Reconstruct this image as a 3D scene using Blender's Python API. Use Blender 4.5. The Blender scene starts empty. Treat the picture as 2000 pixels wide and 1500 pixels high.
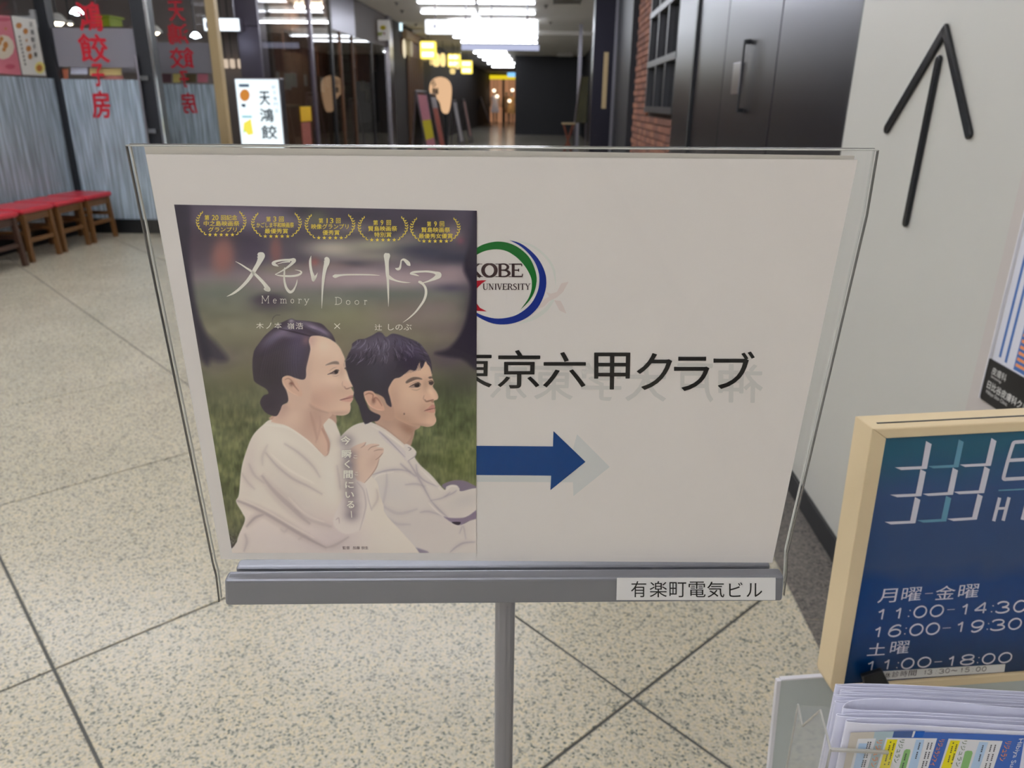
import bpy, bmesh, math, random
import numpy as np
from mathutils import Vector, Matrix
random.seed(7); rng = np.random.default_rng(7)
sc = bpy.context.scene
COL = sc.collection

# ------------------------------------------------------------------ camera
FPX = 1472.36                                   # focal length in pixels of the 2000 x 1500 frame
PITCH, ROLL = math.radians(20.468), math.radians(-0.738)
CAM_H = 1.32
fw = np.array([0, math.cos(PITCH), -math.sin(PITCH)])
rt0 = np.array([1., 0, 0]); dn0 = np.cross(fw, rt0)
rt = math.cos(ROLL)*rt0 + math.sin(ROLL)*dn0
dn = -math.sin(ROLL)*rt0 + math.cos(ROLL)*dn0
CAM = np.array([0, 0, CAM_H])
cd = bpy.data.cameras.new('camera'); cam = bpy.data.objects.new('camera', cd); COL.objects.link(cam)
cam.matrix_world = Matrix(((rt[0], -dn[0], -fw[0], 0), (rt[1], -dn[1], -fw[1], 0), (rt[2], -dn[2], -fw[2], CAM_H), (0, 0, 0, 1)))
cd.sensor_width = 36; cd.lens = FPX/2000*36; cd.clip_start = 0.02; cd.clip_end = 200
cd.dof.use_dof = True; cd.dof.focus_distance = 0.52; cd.dof.aperture_fstop = 12.0
sc.camera = cam
# ------------------------------------------------------------------ world, exposure
w = bpy.data.worlds.new('world'); sc.world = w; w.use_nodes = True
w.node_tree.nodes['Background'].inputs[0].default_value = (0.5, 0.5, 0.5, 1)
w.node_tree.nodes['Background'].inputs[1].default_value = 0.15
sc.view_settings.view_transform = 'Standard'; sc.view_settings.look = 'None'
sc.view_settings.exposure = 0.14; sc.view_settings.gamma = 1.0; sc.view_settings.use_curve_mapping = False
sc.cycles.use_denoising = True
TUBE = 27.0          # strength of the ceiling tubes over the plaza
TUBE_FAR = 11.0       # strength of the tubes further down the passage

# ------------------------------------------------------------------ helpers
def lin(c):
    c = c/255.0
    return c/12.92 if c <= 0.04045 else ((c+0.055)/1.055)**2.4
def S(r, g, b, k=1.0):
    return (min(1, lin(r)*k), min(1, lin(g)*k), min(1, lin(b)*k), 1)
class Fr:
    """a frame: origin and three axes in the world"""
    def __init__(s, o, x, y, z):
        s.o, s.x, s.y, s.z = [np.array(v, float) for v in (o, x, y, z)]
    def pt(s, a, b, c=0.0): return s.o + a*s.x + b*s.y + c*s.z
    def ray(s, u, v):
        return rt*((u-1000)/FPX) + dn*((v-750)/FPX) + fw
    def px(s, u, v, h=0.0):
        """where the view ray through photo pixel u, v meets this plane, raised by h"""
        d = s.ray(u, v); o = s.o + h*s.z
        t = ((o-CAM)@s.z)/(d@s.z); q = CAM + t*d - s.o
        return (q@s.x, q@s.y)
    def mat(s, a=0, b=0, c=0):
        o = s.pt(a, b, c)
        return Matrix([[s.x[i], s.y[i], s.z[i], o[i]] for i in range(3)] + [[0, 0, 0, 1]])
W = Fr((0, 0, 0), (1, 0, 0), (0, 1, 0), (0, 0, 1))
YAW = math.radians(2.366)
es = np.array([math.cos(YAW), -math.sin(YAW), 0]); ec = np.array([math.sin(YAW), math.cos(YAW), 0]); ez = np.array([0, 0, 1.])
COR = Fr((0, 0, 0), es, ec, ez)                   # passage frame: sideways, along, up
FLOOR = COR
def front(c): return Fr(c*ec, es, ez, -ec)       # upright plane across the passage: a = sideways, b = height
def side_r(s): return Fr(s*es, ec, ez, -es)      # right-hand wall plane: a = along, b = height
def side_l(s): return Fr(s*es, ec, ez, es)

WMI = {}
def to_local(parent, V):
    if parent is None or parent not in WMI: return V
    Mi = WMI[parent]
    return V@Mi[:3, :3].T + Mi[:3, 3]
def mesh_of(name, V, F, bevel=0, smooth=False, seg=2):
    me = bpy.data.meshes.new(name)
    me.from_pydata([tuple(map(float, v)) for v in V], [], F)
    if bevel:
        bm = bmesh.new(); bm.from_mesh(me)
        bmesh.ops.recalc_face_normals(bm, faces=bm.faces)
        ed = [e for e in bm.edges if len(e.link_faces) == 2 and e.calc_face_angle(0) > 0.5]
        bmesh.ops.bevel(bm, geom=ed, offset=bevel, segments=seg, affect='EDGES', profile=0.5, clamp_overlap=True)
        bm.to_mesh(me); bm.free()
    if smooth:
        for p in me.polygons: p.use_smooth = True
    me.update()
    return me
def tagit(o, label=None, cat=None, group=None, kind=None):
    if label: o['label'] = label
    if cat: o['category'] = cat
    if group: o['group'] = group
    if kind: o['kind'] = kind
    return o
def thing(name, label, cat, fr=W, at=(0, 0, 0), group=None, kind=None):
    o = bpy.data.objects.new(name, None); COL.objects.link(o)
    m = fr.mat(*at); o.matrix_world = m; o.empty_display_size = 0.05
    WMI[o.name] = np.array(m.inverted())
    return tagit(o, label, cat, group, kind)
class MB:
    """collects shapes given in a frame; build() links them as one mesh object"""
    def __init__(s, fr=W): s.fr, s.V, s.F = fr, [], []
    def add(s, pts, faces):
        n = len(s.V); s.V += [s.fr.pt(*p) for p in pts]; s.F += [[i+n for i in f] for f in faces]; return s
    def box(s, a0, a1, b0, b1, c0, c1):
        P = [(a, b, c) for c in (c0, c1) for b in (b0, b1) for a in (a0, a1)]
        return s.add(P, [(0, 2, 3, 1), (4, 5, 7, 6), (0, 1, 5, 4), (2, 6, 7, 3), (0, 4, 6, 2), (1, 3, 7, 5)])
    def prism(s, poly, h0, h1):
        n = len(poly); P = [(a, b, h0) for a, b in poly] + [(a, b, h1) for a, b in poly]
        return s.add(P, [list(range(n))[::-1], list(range(n, 2*n))] + [(i, (i+1) % n, n+(i+1) % n, n+i) for i in range(n)])
    def flat(s, poly, h=0.0):
        return s.add([(a, b, h) for a, b in poly], [list(range(len(poly)))])
    def tube(s, p0, p1, r0, r1=None, n=12):
        """round bar between two points of the frame"""
        r1 = r0 if r1 is None else r1
        A, B = s.fr.pt(*p0), s.fr.pt(*p1); d = (B-A)/np.linalg.norm(B-A)
        u = np.cross(d, [0, 0, 1.]) if abs(d[2]) < 0.9 else np.cross(d, [1., 0, 0]); u /= np.linalg.norm(u); v = np.cross(d, u)
        k = len(s.V)
        for Q, r in ((A, r0), (B, r1)):
            s.V += [Q + r*(math.cos(2*math.pi*i/n)*u + math.sin(2*math.pi*i/n)*v) for i in range(n)]
        s.F += [[k+i, k+(i+1) % n, k+n+(i+1) % n, k+n+i] for i in range(n)] + [[k+i for i in range(n)][::-1], [k+n+i for i in range(n)]]
        return s
    def lathe(s, prof, c=(0, 0, 0), n=24, sx=1, sy=1):
        """profile (radius, height) about the frame's third axis"""
        P = [(c[0]+sx*r*math.cos(2*math.pi*i/n), c[1]+sy*r*math.sin(2*math.pi*i/n), c[2]+z) for r, z in prof for i in range(n)]
        F = [(j*n+i, j*n+(i+1) % n, (j+1)*n+(i+1) % n, (j+1)*n+i) for j in range(len(prof)-1) for i in range(n)]
        F += [list(range(n))[::-1], [(len(prof)-1)*n+i for i in range(n)]]
        return s.add(P, F)
    def build(s, name, mat, parent=None, bevel=0, smooth=False, label=None, cat=None, group=None, kind=None, seg=2, top=None):
        V = np.array(s.V)
        root = parent
        while root is not None and root.parent is not None: root = root.parent
        if root is not None:
            V = to_local(root.name, V); me = mesh_of(name, V, s.F, bevel, smooth, seg)
            o = bpy.data.objects.new(name, me); COL.objects.link(o); o.parent = parent
        else:
            c = np.array([(V[:, 0].min()+V[:, 0].max())/2, (V[:, 1].min()+V[:, 1].max())/2, V[:, 2].min()])
            me = mesh_of(name, V-c, s.F, bevel, smooth, seg)
            o = bpy.data.objects.new(name, me); COL.objects.link(o); o.location = c
            m = np.eye(4); m[:3, 3] = -c; WMI[o.name] = m
        me.materials.append(mat)
        return tagit(o, label, cat, group, kind)
def catmull(P, n=6, closed=False):
    P = [np.array(p, float) for p in P]; N = len(P); out = []
    for i in range(N if closed else N-1):
        p0 = P[(i-1) % N] if closed or i > 0 else P[i]
        p1, p2 = P[i], P[(i+1) % N]
        p3 = P[(i+2) % N] if closed or i+2 < N else P[(i+1) % N]
        for k in range(n):
            t = k/n
            out.append(0.5*(2*p1+(p2-p0)*t+(2*p0-5*p1+4*p2-p3)*t*t+(3*p1-p0-3*p2+p3)*t**3))
    if not closed: out.append(P[-1])
    return out
def ribbon(path):
    """outline polygon of a stroke; path = (x, y, width) points"""
    q = catmull(path, 6); L, R = [], []
    for i, p in enumerate(q):
        d = q[min(i+1, len(q)-1)][:2]-q[max(i-1, 0)][:2]; d = d/(np.linalg.norm(d)+1e-9); nn = np.array([-d[1], d[0]])
        L.append(p[:2]+nn*p[2]/2); R.append(p[:2]-nn*p[2]/2)
    return L, R
class Ink(MB):
    """flat print on a plane, shapes given in photo pixels of that plane or in its own units"""
    def __init__(s, fr, h, px=True): super().__init__(fr); s.h, s.p = h, px
    def xy(s, q): return s.fr.px(q[0], q[1], s.h) if s.p else (q[0], q[1])
    def poly(s, P): return s.flat([s.xy(q) for q in P], s.h)
    def stroke(s, path):
        L, R = ribbon(path)
        for i in range(len(L)-1): s.poly([L[i], L[i+1], R[i+1], R[i]])
        return s
    def text(s, body, BL, BR, TL, bold=0.0, mirror=False, fat=None):
        """lettering stretched into the parallelogram BL, BR, TL"""
        fat = bold if fat is None else fat              # heavier weight: the same letter again, nudged sideways
        V, F = glyphs(body, 0.0)
        x0, y0 = V.min(0); x1, y1 = V.max(0)
        a, b, c = [np.array(s.xy(q)) for q in (BL, BR, TL)]
        fx = (V[:, :1]-x0)/(x1-x0); fy = (V[:, 1:]-y0)/(y1-y0)
        if mirror: fx = 1-fx
        P = a + fx*(b-a) + fy*(c-a)
        s.add([(p[0], p[1], s.h) for p in P], F)
        if fat:
            em = np.linalg.norm(c-a)/(y1-y0); st = 0.0012*np.linalg.norm(c-a)
            for k, (dx, dy) in enumerate(((1, 0), (-1, 0), (0, 1), (0, -1), (.7, .7), (-.7, -.7))):
                s.add([(p[0]+dx*fat*em, p[1]+dy*fat*em, s.h+(k+1)*st) for p in P], F)
        return s
    def line(s, body, x0, x1, y0, y1, bold=0.0):
        return s.text(body, (x0, y1), (x1, y1), (x0, y0), bold)
GC = {}
def glyphs(body, bold=0.0):
    k = (body, bold)
    if k not in GC:
        cu = bpy.data.curves.new('t', 'FONT'); cu.body = body; cu.resolution_u = 3; cu.offset = bold; cu.fill_mode = 'FRONT'
        cu.dimensions = '2D'
        ob = bpy.data.objects.new('t', cu); me = bpy.data.meshes.new_from_object(ob)
        V = np.array([v.co[:2] for v in me.vertices]); F = [list(p.vertices) for p in me.polygons]
        bpy.data.objects.remove(ob); bpy.data.meshes.remove(me); bpy.data.curves.remove(cu)
        GC[k] = (V, F)
    return GC[k]

# ------------------------------------------------------------------ materials
def nodes(name):
    m = bpy.data.materials.new(name); m.use_nodes = True; nt = m.node_tree
    return m, nt, nt.nodes, nt.links, nt.nodes['Principled BSDF']
def pm(name, col, rough=0.5, metal=0.0, spec=0.5, emit=None, es_=0.0, noise=0.0, scale=30.0, bump=0.0, coat=0.0, stretch=None):
    m, nt, N, L, b = nodes(name)
    b.inputs['Base Color'].default_value = col; b.inputs['Roughness'].default_value = rough
    b.inputs['Metallic'].default_value = metal; b.inputs['Specular IOR Level'].default_value = spec
    b.inputs['Coat Weight'].default_value = coat; b.inputs['Coat Roughness'].default_value = 0.05
    if emit: b.inputs['Emission Color'].default_value = emit; b.inputs['Emission Strength'].default_value = es_
    if noise or bump:
        g = N.new('ShaderNodeNewGeometry'); t = N.new('ShaderNodeTexNoise'); t.inputs['Scale'].default_value = scale; t.inputs['Detail'].default_value = 4
        if stretch:
            mp = N.new('ShaderNodeMapping'); mp.inputs['Scale'].default_value = stretch
            L.new(g.outputs['Position'], mp.inputs[0]); L.new(mp.outputs[0], t.inputs['Vector'])
        else: L.new(g.outputs['Position'], t.inputs['Vector'])
        if noise:
            mx = N.new('ShaderNodeMix'); mx.data_type = 'RGBA'
            mx.inputs['A'].default_value = tuple(c*(1-noise) for c in col[:3])+(1,); mx.inputs['B'].default_value = tuple(min(1, c*(1+noise)) for c in col[:3])+(1,)
            L.new(t.outputs['Fac'], mx.inputs['Factor']); L.new(mx.outputs['Result'], b.inputs['Base Color'])
        if bump:
            bp = N.new('ShaderNodeBump'); bp.inputs['Strength'].default_value = bump; bp.inputs['Distance'].default_value = 0.002
            L.new(t.outputs['Fac'], bp.inputs['Height']); L.new(bp.outputs[0], b.inputs['Normal'])
    return m
def emitter(name, col, st):
    m, nt, N, L, b = nodes(name); N.remove(b)
    e = N.new('ShaderNodeEmission'); e.inputs[0].default_value = col; e.inputs[1].default_value = st
    L.new(e.outputs[0], N['Material Output'].inputs[0]); return m
def clear(name, tint=(1, 1, 1, 1), ior=1.45, gain=1.0, rough=0.0, haze=0.0, hazecol=(0.8, 0.8, 0.8, 1)):
    """thin clear sheet: straight-through transmission with fresnel reflection and a little haze"""
    m, nt, N, L, b = nodes(name); N.remove(b)
    t = N.new('ShaderNodeBsdfTransparent'); t.inputs[0].default_value = tint
    g = N.new('ShaderNodeBsdfGlossy'); g.inputs['Roughness'].default_value = rough
    fr = N.new('ShaderNodeFresnel'); gb = N.new('ShaderNodeNewGeometry')
    mi = N.new('ShaderNodeMath'); mi.operation = 'MULTIPLY_ADD'; mi.inputs[1].default_value = 1/ior-ior; mi.inputs[2].default_value = ior   # same reflectance on both faces of a thin sheet
    L.new(gb.outputs['Backfacing'], mi.inputs[0]); L.new(mi.outputs[0], fr.inputs[0])
    mu = N.new('ShaderNodeMath'); mu.operation = 'MULTIPLY'; mu.inputs[1].default_value = gain; mu.use_clamp = True
    mx = N.new('ShaderNodeMixShader')
    L.new(fr.outputs[0], mu.inputs[0]); L.new(mu.outputs[0], mx.inputs[0]); L.new(g.outputs[0], mx.inputs[2])
    base = t.outputs[0]
    if haze:
        d = N.new('ShaderNodeBsdfDiffuse'); d.inputs[0].default_value = hazecol
        m2 = N.new('ShaderNodeMixShader'); m2.inputs[0].default_value = haze
        L.new(t.outputs[0], m2.inputs[1]); L.new(d.outputs[0], m2.inputs[2]); base = m2.outputs[0]
    L.new(base, mx.inputs[1]); L.new(mx.outputs[0], N['Material Output'].inputs[0]); return m
M = {}
def floor_mat(name, base, dark, warm, speck, rough):
    m, nt, N, L, b = nodes(name)
    g = N.new('ShaderNodeNewGeometry')
    v = N.new('ShaderNodeTexVoronoi'); v.inputs['Scale'].default_value = speck; v.inputs['Randomness'].default_value = 1
    n = N.new('ShaderNodeTexNoise'); n.inputs['Scale'].default_value = speck*0.7; n.inputs['Detail'].default_value = 3
    n2 = N.new('ShaderNodeTexNoise'); n2.inputs['Scale'].default_value = 2.2
    for t in (v, n, n2): L.new(g.outputs['Position'], t.inputs['Vector'])
    sep = N.new('ShaderNodeSeparateColor'); L.new(v.outputs['Color'], sep.inputs[0])
    r = N.new('ShaderNodeValToRGB'); e = r.color_ramp.elements
    e[0].position = 0.0; e[0].color = dark; e[1].position = 0.14; e[1].color = tuple(0.5*(a+c) for a, c in zip(dark, base))
    for p, c in ((0.3, base), (0.72, base), (0.78, warm), (1.0, warm)):
        x = e.new(p); x.color = c
    L.new(sep.outputs[0], r.inputs[0])
    mx = N.new('ShaderNodeMix'); mx.data_type = 'RGBA'; mx.blend_type = 'MULTIPLY'; mx.inputs['Factor'].default_value = 0.55
    r2 = N.new('ShaderNodeValToRGB'); r2.color_ramp.elements[0].position = 0.33; r2.color_ramp.elements[0].color = (0.45, 0.47, 0.45, 1); r2.color_ramp.elements[1].position = 0.5
    L.new(n.outputs['Fac'], r2.inputs[0]); L.new(r.outputs[0], mx.inputs['A']); L.new(r2.outputs[0], mx.inputs['B'])
    m3 = N.new('ShaderNodeMix'); m3.data_type = 'RGBA'; m3.blend_type = 'MULTIPLY'; m3.inputs['Factor'].default_value = 0.25
    L.new(mx.outputs['Result'], m3.inputs['A']); L.new(n2.outputs['Fac'], m3.inputs['B']); L.new(m3.outputs['Result'], b.inputs['Base Color'])
    b.inputs['Roughness'].default_value = rough; b.inputs['Specular IOR Level'].default_value = 0.4
    return m
M['terrazzo'] = floor_mat('speckled_terrazzo', S(206, 197, 177), S(108, 116, 110), S(216, 202, 172), 190, 0.24)
M['granite'] = floor_mat('grey_granite', S(112, 106, 100), S(66, 62, 60), S(134, 126, 116), 170, 0.35)
M['joint'] = pm('tile_joint', S(92, 92, 88), 0.8)
M['paint'] = pm('white_wall_paint', S(197, 195, 187), 0.5, noise=0.02, scale=3)
M['ceil'] = pm('ceiling_board', S(232, 229, 222), 0.8, noise=0.04, scale=2)
M['black'] = pm('black_skirting', S(26, 27, 28), 0.4)
M['metalwall'] = pm('dark_metal_panel', S(46, 45, 54), 0.32, metal=0.85, noise=0.06, scale=3, stretch=(1, 1, .2))
M['steel'] = pm('brushed_steel', S(150, 148, 155), 0.28, metal=1.0)
M['chrome'] = pm('silver_trim', S(200, 198, 195), 0.2, metal=1.0)
M['darkframe'] = pm('dark_frame', S(30, 32, 36), 0.4)
M['glass'] = clear('window_glass', ior=1.5, gain=0.9)
M['darkglass'] = clear('tinted_shop_glass', tint=(0.7, 0.68, 0.66, 1), ior=1.5, gain=1.0)
M['white'] = pm('white_plastic', S(225, 223, 218), 0.4)
# ================================================================== THE SETTING
S_W = 0.925            # right-hand white wall
S_L = -4.08            # left-hand wall of the passage
Z_C = 3.3
floor = MB(COR).box(-12, 6, -8, 58, -0.2, -0.004).build('floor', M['joint'], label='pale speckled terrazzo floor laid in large diagonal tiles', kind='structure')
# terrazzo tiles, one object each, one shared mesh
TA = math.radians(42.634); ta = np.array([math.cos(TA), math.sin(TA), 0]); tb = np.array([-math.sin(TA), math.cos(TA), 0])
SA, SB, A0, B0, GAP = 0.991, 1.012, 0.185, 0.840, 0.0035
TILE = Fr((0, 0, 0), ta, tb, ez)
tm = mesh_of('tile', [(a, b, c) for c in (-0.0039, 0) for b in (GAP, SB-GAP) for a in (GAP, SA-GAP)],
             [(0, 2, 3, 1), (4, 5, 7, 6), (0, 1, 5, 4), (2, 6, 7, 3), (0, 4, 6, 2), (1, 3, 7, 5)], bevel=0.0015, seg=1)
tm.materials.append(M['terrazzo'])
fl_inv = np.array(floor.location)
for i in range(-8, 18):
    for j in range(-3, 20):
        p = TILE.pt(A0+(i+.5)*SA, B0+(j+.5)*SB)
        s_, c_ = p@es, p@ec
        if -5.6 < s_ < 1.5 and -1.6 < c_ < 12.4:
            o = bpy.data.objects.new('tile', tm); COL.objects.link(o); o.parent = floor
            q = TILE.pt(A0+i*SA, B0+j*SB) - fl_inv
            o.matrix_local = Matrix([[ta[0], tb[0], 0, q[0]], [ta[1], tb[1], 0, q[1]], [0, 0, 1, q[2]], [0, 0, 0, 1]])
M['terrazzo_far'] = floor_mat('speckled_terrazzo_far', S(226, 220, 208), S(140, 146, 140), S(230, 222, 200), 190, 0.15)  # same terrazzo made paler to offset weak light down the passage
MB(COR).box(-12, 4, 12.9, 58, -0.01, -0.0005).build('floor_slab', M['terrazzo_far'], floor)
MB(COR).box(-12, 4, -8, -2.6, -0.01, -0.0005).build('floor_slab', M['terrazzo'], floor)
MB(COR).box(-12, -6.4, -2.6, 12.9, -0.01, -0.0005).build('floor_slab', M['terrazzo'], floor)
# granite border along the white wall, stone by stone
for k in range(6):
    MB(COR).box(0.74, S_W-.002, -3+k*0.95+.002, -3+(k+1)*0.95-.002, -0.0035, 0.0015).build('border_stone', M['granite'], floor)

# right-hand white wall (free end at c = 2.51) with black skirting
MB(COR).box(S_W, S_W+0.35, -8, 2.53, 0, Z_C).build('wall_right', M['paint'], label='plain off-white wall carrying the black arrow', kind='structure')
MB(COR).box(S_W-0.012, S_W, -8, 2.525, 0.002, 0.075).build('baseboard_right', M['black'], bevel=0.002, label='black skirting along the foot of the white wall', kind='structure')
# ceiling, back wall
CB = 24.4
ceil = MB(COR).box(-12, 6, -8, CB, Z_C, Z_C+.2).build('ceiling', M['ceil'], label='off-white ceiling of the passage', kind='structure')
MB(COR).box(-12, 6, CB, 58, Z_C-0.10, Z_C+.2).build('ceiling_soffit', M['ceil'], ceil)
M['backwall'] = pm('back_wall_paint', S(186, 180, 168), 0.6)
MB(COR).box(-12, 6, -8.2, -8, 0, Z_C).build('wall_back', M['backwall'], label='beige wall behind the viewer', kind='structure')
MB(COR).box(-12.2, -12, -8, 14, 0, Z_C).build('wall_far_left', M['backwall'], label='beige wall far left of the plaza', kind='structure')
# small ceiling fittings
M['grille'] = pm('ceiling_fitting', S(120, 116, 108), 0.5)
for k, (u, v) in enumerate([(775, 5), (785, 20), (1066, 10), (1075, 43), (812, 47), (1066, 62)]):
    f = Fr(Z_C*ez, es, ec, -ez); a, b = f.px(u, v)
    if b < CB: MB(f).lathe([(0.05, 0), (0.05, .015), (0.02, .03), (0.02, .055), (.03, .06)], (a, b, 0), 12).build('sprinkler_head', M['grille'], ceil)
f = Fr(Z_C*ez, es, ec, -ez); a0, b0 = f.px(1083, 6); a1, _ = f.px(1131, 6)
g = MB(f)
for k in range(7): g.box(a0, a1, b0-.7+k*.1, b0-.64+k*.1, 0, .02)
g.box(a0-.03, a0, b0-.75, b0+.05, 0, .02).box(a1, a1+.03, b0-.75, b0+.05, 0, .02)
g.build('air_vent', M['grille'], ceil)

# ------------------------------------------------------------------ ceiling tubes: real fittings that light the place
M['tube'] = emitter('fluorescent_tube', (0.87, 0.90, 1.0, 1), TUBE)
M['tube_far'] = emitter('fluorescent_tube_far', (0.87, 0.91, 1.0, 1), TUBE_FAR)
M['tube_hid'] = emitter('fluorescent_tube_passage', (0.87, 0.91, 1.0, 1), TUBE_FAR*5)  # extra strength put into unseen rows to brighten the passage
M['tube_end'] = emitter('fluorescent_tube_end', (0.87, 0.91, 1.0, 1), TUBE_FAR*2.2)
M['fitting'] = pm('lamp_fitting', S(225, 225, 222), 0.4)
def ceiling_light(s0, s1, c, label, far=False, z=Z_C, wd=0.3):
    t = thing('ceiling_light', label, 'ceiling light', COR, ((s0+s1)/2, c, z), group='tube lights on the passage ceiling' if far else 'tube lights on the plaza ceiling')
    MB(COR).box(s0, s1, c-.035, c+.035, z-0.06, z-.001).build('housing', M['fitting'], t, bevel=.006)
    for d in (-wd*.3, wd*.3):
        MB(COR).tube((s0+.02, c+d, z-0.085), (s1-.02, c+d, z-0.085), 0.016, n=8).build('tube', M[far if far else 'tube'], t)
    for s in (s0, s1):
        MB(COR).box(s-.012, s+.012, c-wd*.3-.02, c+wd*.3+.02, z-.1, z-.04).build('lamp_holder', M['fitting'], t)
for c in (-5.6, -3.4, -1.2, 1.0, 3.2, 5.4, 7.6, 9.8, 12.0):
    for k, s0 in enumerate((-8.0, -5.2, -2.4)):
        if (c > 6 and k < 2) or (c > 0 and k == 0): continue
        ceiling_light(s0, s0+2.4, c, 'twin tube ceiling light above the plaza, out of view overhead')
rows = [(815, 1046, 0.5), (822, 1046, 21)]
for n_, (u0, u1, v) in enumerate(rows):
    f = Fr((Z_C-.05)*ez, es, ec, -ez); a0, c0 = f.px(u0, v); a1, _ = f.px(u1, v)
    am = (a0+a1)/2
    for q, (x0, x1) in enumerate(((a0, am-.02), (am+.02, a1))):
        ceiling_light(x0, x1, c0, ['tube ceiling light at the top edge of the view, %s half', 'tube ceiling light just above the white hanging lightboxes, %s half'][n_] % ('left', 'right')[q], 'tube_far', wd=.22)
zf = Z_C-0.10
ceiling_light(-2.7, -.2, 13.6, 'tube ceiling light over the passage before the lightboxes, out of view overhead', 'tube_hid', wd=.22)
ceiling_light(-2.6, -.35, 21.4, 'tube ceiling light hidden behind the white lightboxes', 'tube_hid', wd=.22)
far_rows = [(885, 1050, 70, 'first'), (900, 1050, 80, 'second')] + [(925+9*i, 990+5*i-(0 if i < 4 else 6), 101+7*i, o) for i, o in enumerate(('third', 'fourth', 'fifth', 'sixth', 'seventh'))]
for u0, u1, v, o_ in far_rows:
    f = Fr((zf-.05)*ez, es, ec, -ez); a0, c0 = f.px(u0, v); a1, _ = f.px(u1, v)
    ceiling_light(a0, a1, min(c0, 54), 'tube ceiling light down the passage, %s row behind the lightboxes' % o_, 'tube_end' if v > 90 else 'tube_far', z=zf, wd=.30)
# ================================================================== THE FLOOR SIGN
# pose of the A3 sheet (lower left corner, right, up, towards the viewer)
sx = np.array([0.99988008, 0.01544441, -0.00113906]); sy = np.array([0.00248955, -0.08770729, 0.99614318]); sz = np.array([0.01528494, -0.99602656, -0.08773522])
SG = Fr(np.array([-0.00717606, 0.47674338, 1.14169809]) - 0.21*sx - 0.1485*sy, sx, sy, sz)
M['paper'] = pm('copy_paper', S(236, 229, 222), 0.6, noise=0.015, scale=9, spec=0.25)
M['paper2'] = pm('copy_paper_back', S(228, 222, 212), 0.6, spec=0.25)
M['ink_black'] = pm('black_toner', S(34, 32, 30), 0.5, spec=0.3)
M['ink_blue'] = pm('blue_toner', S(8, 66, 132), 0.5, spec=0.3)
M['ink_green'] = pm('green_toner', S(18, 112, 40), 0.5, spec=0.3, noise=.15, scale=900)
M['ink_navy'] = pm('navy_toner', S(12, 44, 140), 0.5, spec=0.3)
M['ink_red'] = pm('red_toner', S(190, 24, 44), 0.5, spec=0.3)
M['ink_brown'] = pm('umber_toner', S(72, 52, 52), 0.5, spec=0.3)
M['ghost'] = pm('show_through_grey', S(217, 213, 206), 0.6, spec=.25)
M['ghost_green'] = pm('show_through_green', S(226, 226, 216), 0.6, spec=.25)
M['ghost_red'] = pm('show_through_red', S(229, 214, 206), 0.6, spec=.25)
M['ghost_blue'] = pm('show_through_blue', S(217, 217, 213), 0.6, spec=.25)
M['sheet'] = clear('clear_acrylic', ior=1.45, gain=0.75)
M['sheet_edge'] = pm('acrylic_cut_edge', S(205, 205, 198), 0.12, spec=0.9)
M['sheet_edge2'] = pm('acrylic_dark_edge', S(110, 108, 104), 0.15, spec=0.9)  # paler and darker copies paint the light caught in the acrylic edges
M['rail'] = pm('grey_satin_metal', S(142, 143, 150), 0.38, metal=0.55, noise=.05, scale=12)
M['pole'] = pm('grey_satin_pole', S(150, 149, 154), 0.32, metal=0.55)

def px(u, v, h=0.0): return SG.px(u, v, h)
stand = thing('sign_stand', 'grey metal floor sign stand holding a clear acrylic A3 poster pocket', 'sign stand', W, (*[(SG.pt(.214, -.04))[i] for i in (0, 1)], 0))
# front bar of the clamp rail, rear bar, groove
HF = 0.016
q = [px(437, 1133, HF), px(1533, 1127, HF), px(1529, 1176, HF), px(439, 1184.5, HF)]
rail = MB(SG).prism(q[::-1], 0.0045, HF).build('clamp_rail', M['rail'], stand, bevel=0.0028, seg=3)
(a0, b0), (a1, b1) = px(457, 1112, -.002), px(1508, 1107, -.002)
MB(SG).prism([(a0, b0-.026), (a1, b1-.024), (a1, b1), (a0, b0)], -0.0155, -0.004).build('rear_rail', M['rail'], rail, bevel=0.0028, seg=3)
(c0, d0), (c1, d1) = px(448, 1130, .004), px(1522, 1122, .004)
MB(SG).prism([(c0, d0-.02), (c1, d1-.018), (c1, d1+.0015), (c0, d0+.0015)], 0.0034, 0.0050).build('gasket', M['sheet_edge2'], rail)
MB(SG).prism([(c0+.002, d0-.021), (c1-.002, d1-.019), (c1-.002, d1-.014), (c0+.002, d0-.016)], -0.006, 0.006).build('rail_web', M['rail'], rail)
for u, v in ((574, 1112), (1393, 1109)):
    a, b = px(u, v, -.018)
    MB(Fr(SG.pt(a, b-.004, -.0155), SG.x, SG.y, -SG.z)).lathe([(0.0055, 0), (0.0062, 0.002), (0.0062, 0.010), (0.005, 0.012)], n=20).build('clamp_knob', M['white'], rail, smooth=False)
# pole and base
pt = SG.pt(px(986.5, 1176, 0)[0], px(986.5, 1176, 0)[1], 0.0)
PO = Fr((pt[0], pt[1], 0), sx*[1, 1, 0], np.cross(ez, sx*[1, 1, 0]), ez)
zt = pt[2]+.006
P8 = [(0.0079*math.copysign(abs(math.cos(t))**.55, math.cos(t)), 0.0085*math.copysign(abs(math.sin(t))**.55, math.sin(t))) for t in [i*math.pi/10 for i in range(20)]]
MB(PO).prism(P8, 0.012, zt).build('pole', M['pole'], stand)
MB(PO).box(.0012, .0016, -.0090, -.0080, 0.02, zt-.004).build('pole_groove', M['rail'], stand)
MB(PO).box(-.15, .15, -.12, .12, 0.0016, 0.012).build('base_plate', M['rail'], stand, bevel=.003)
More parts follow.
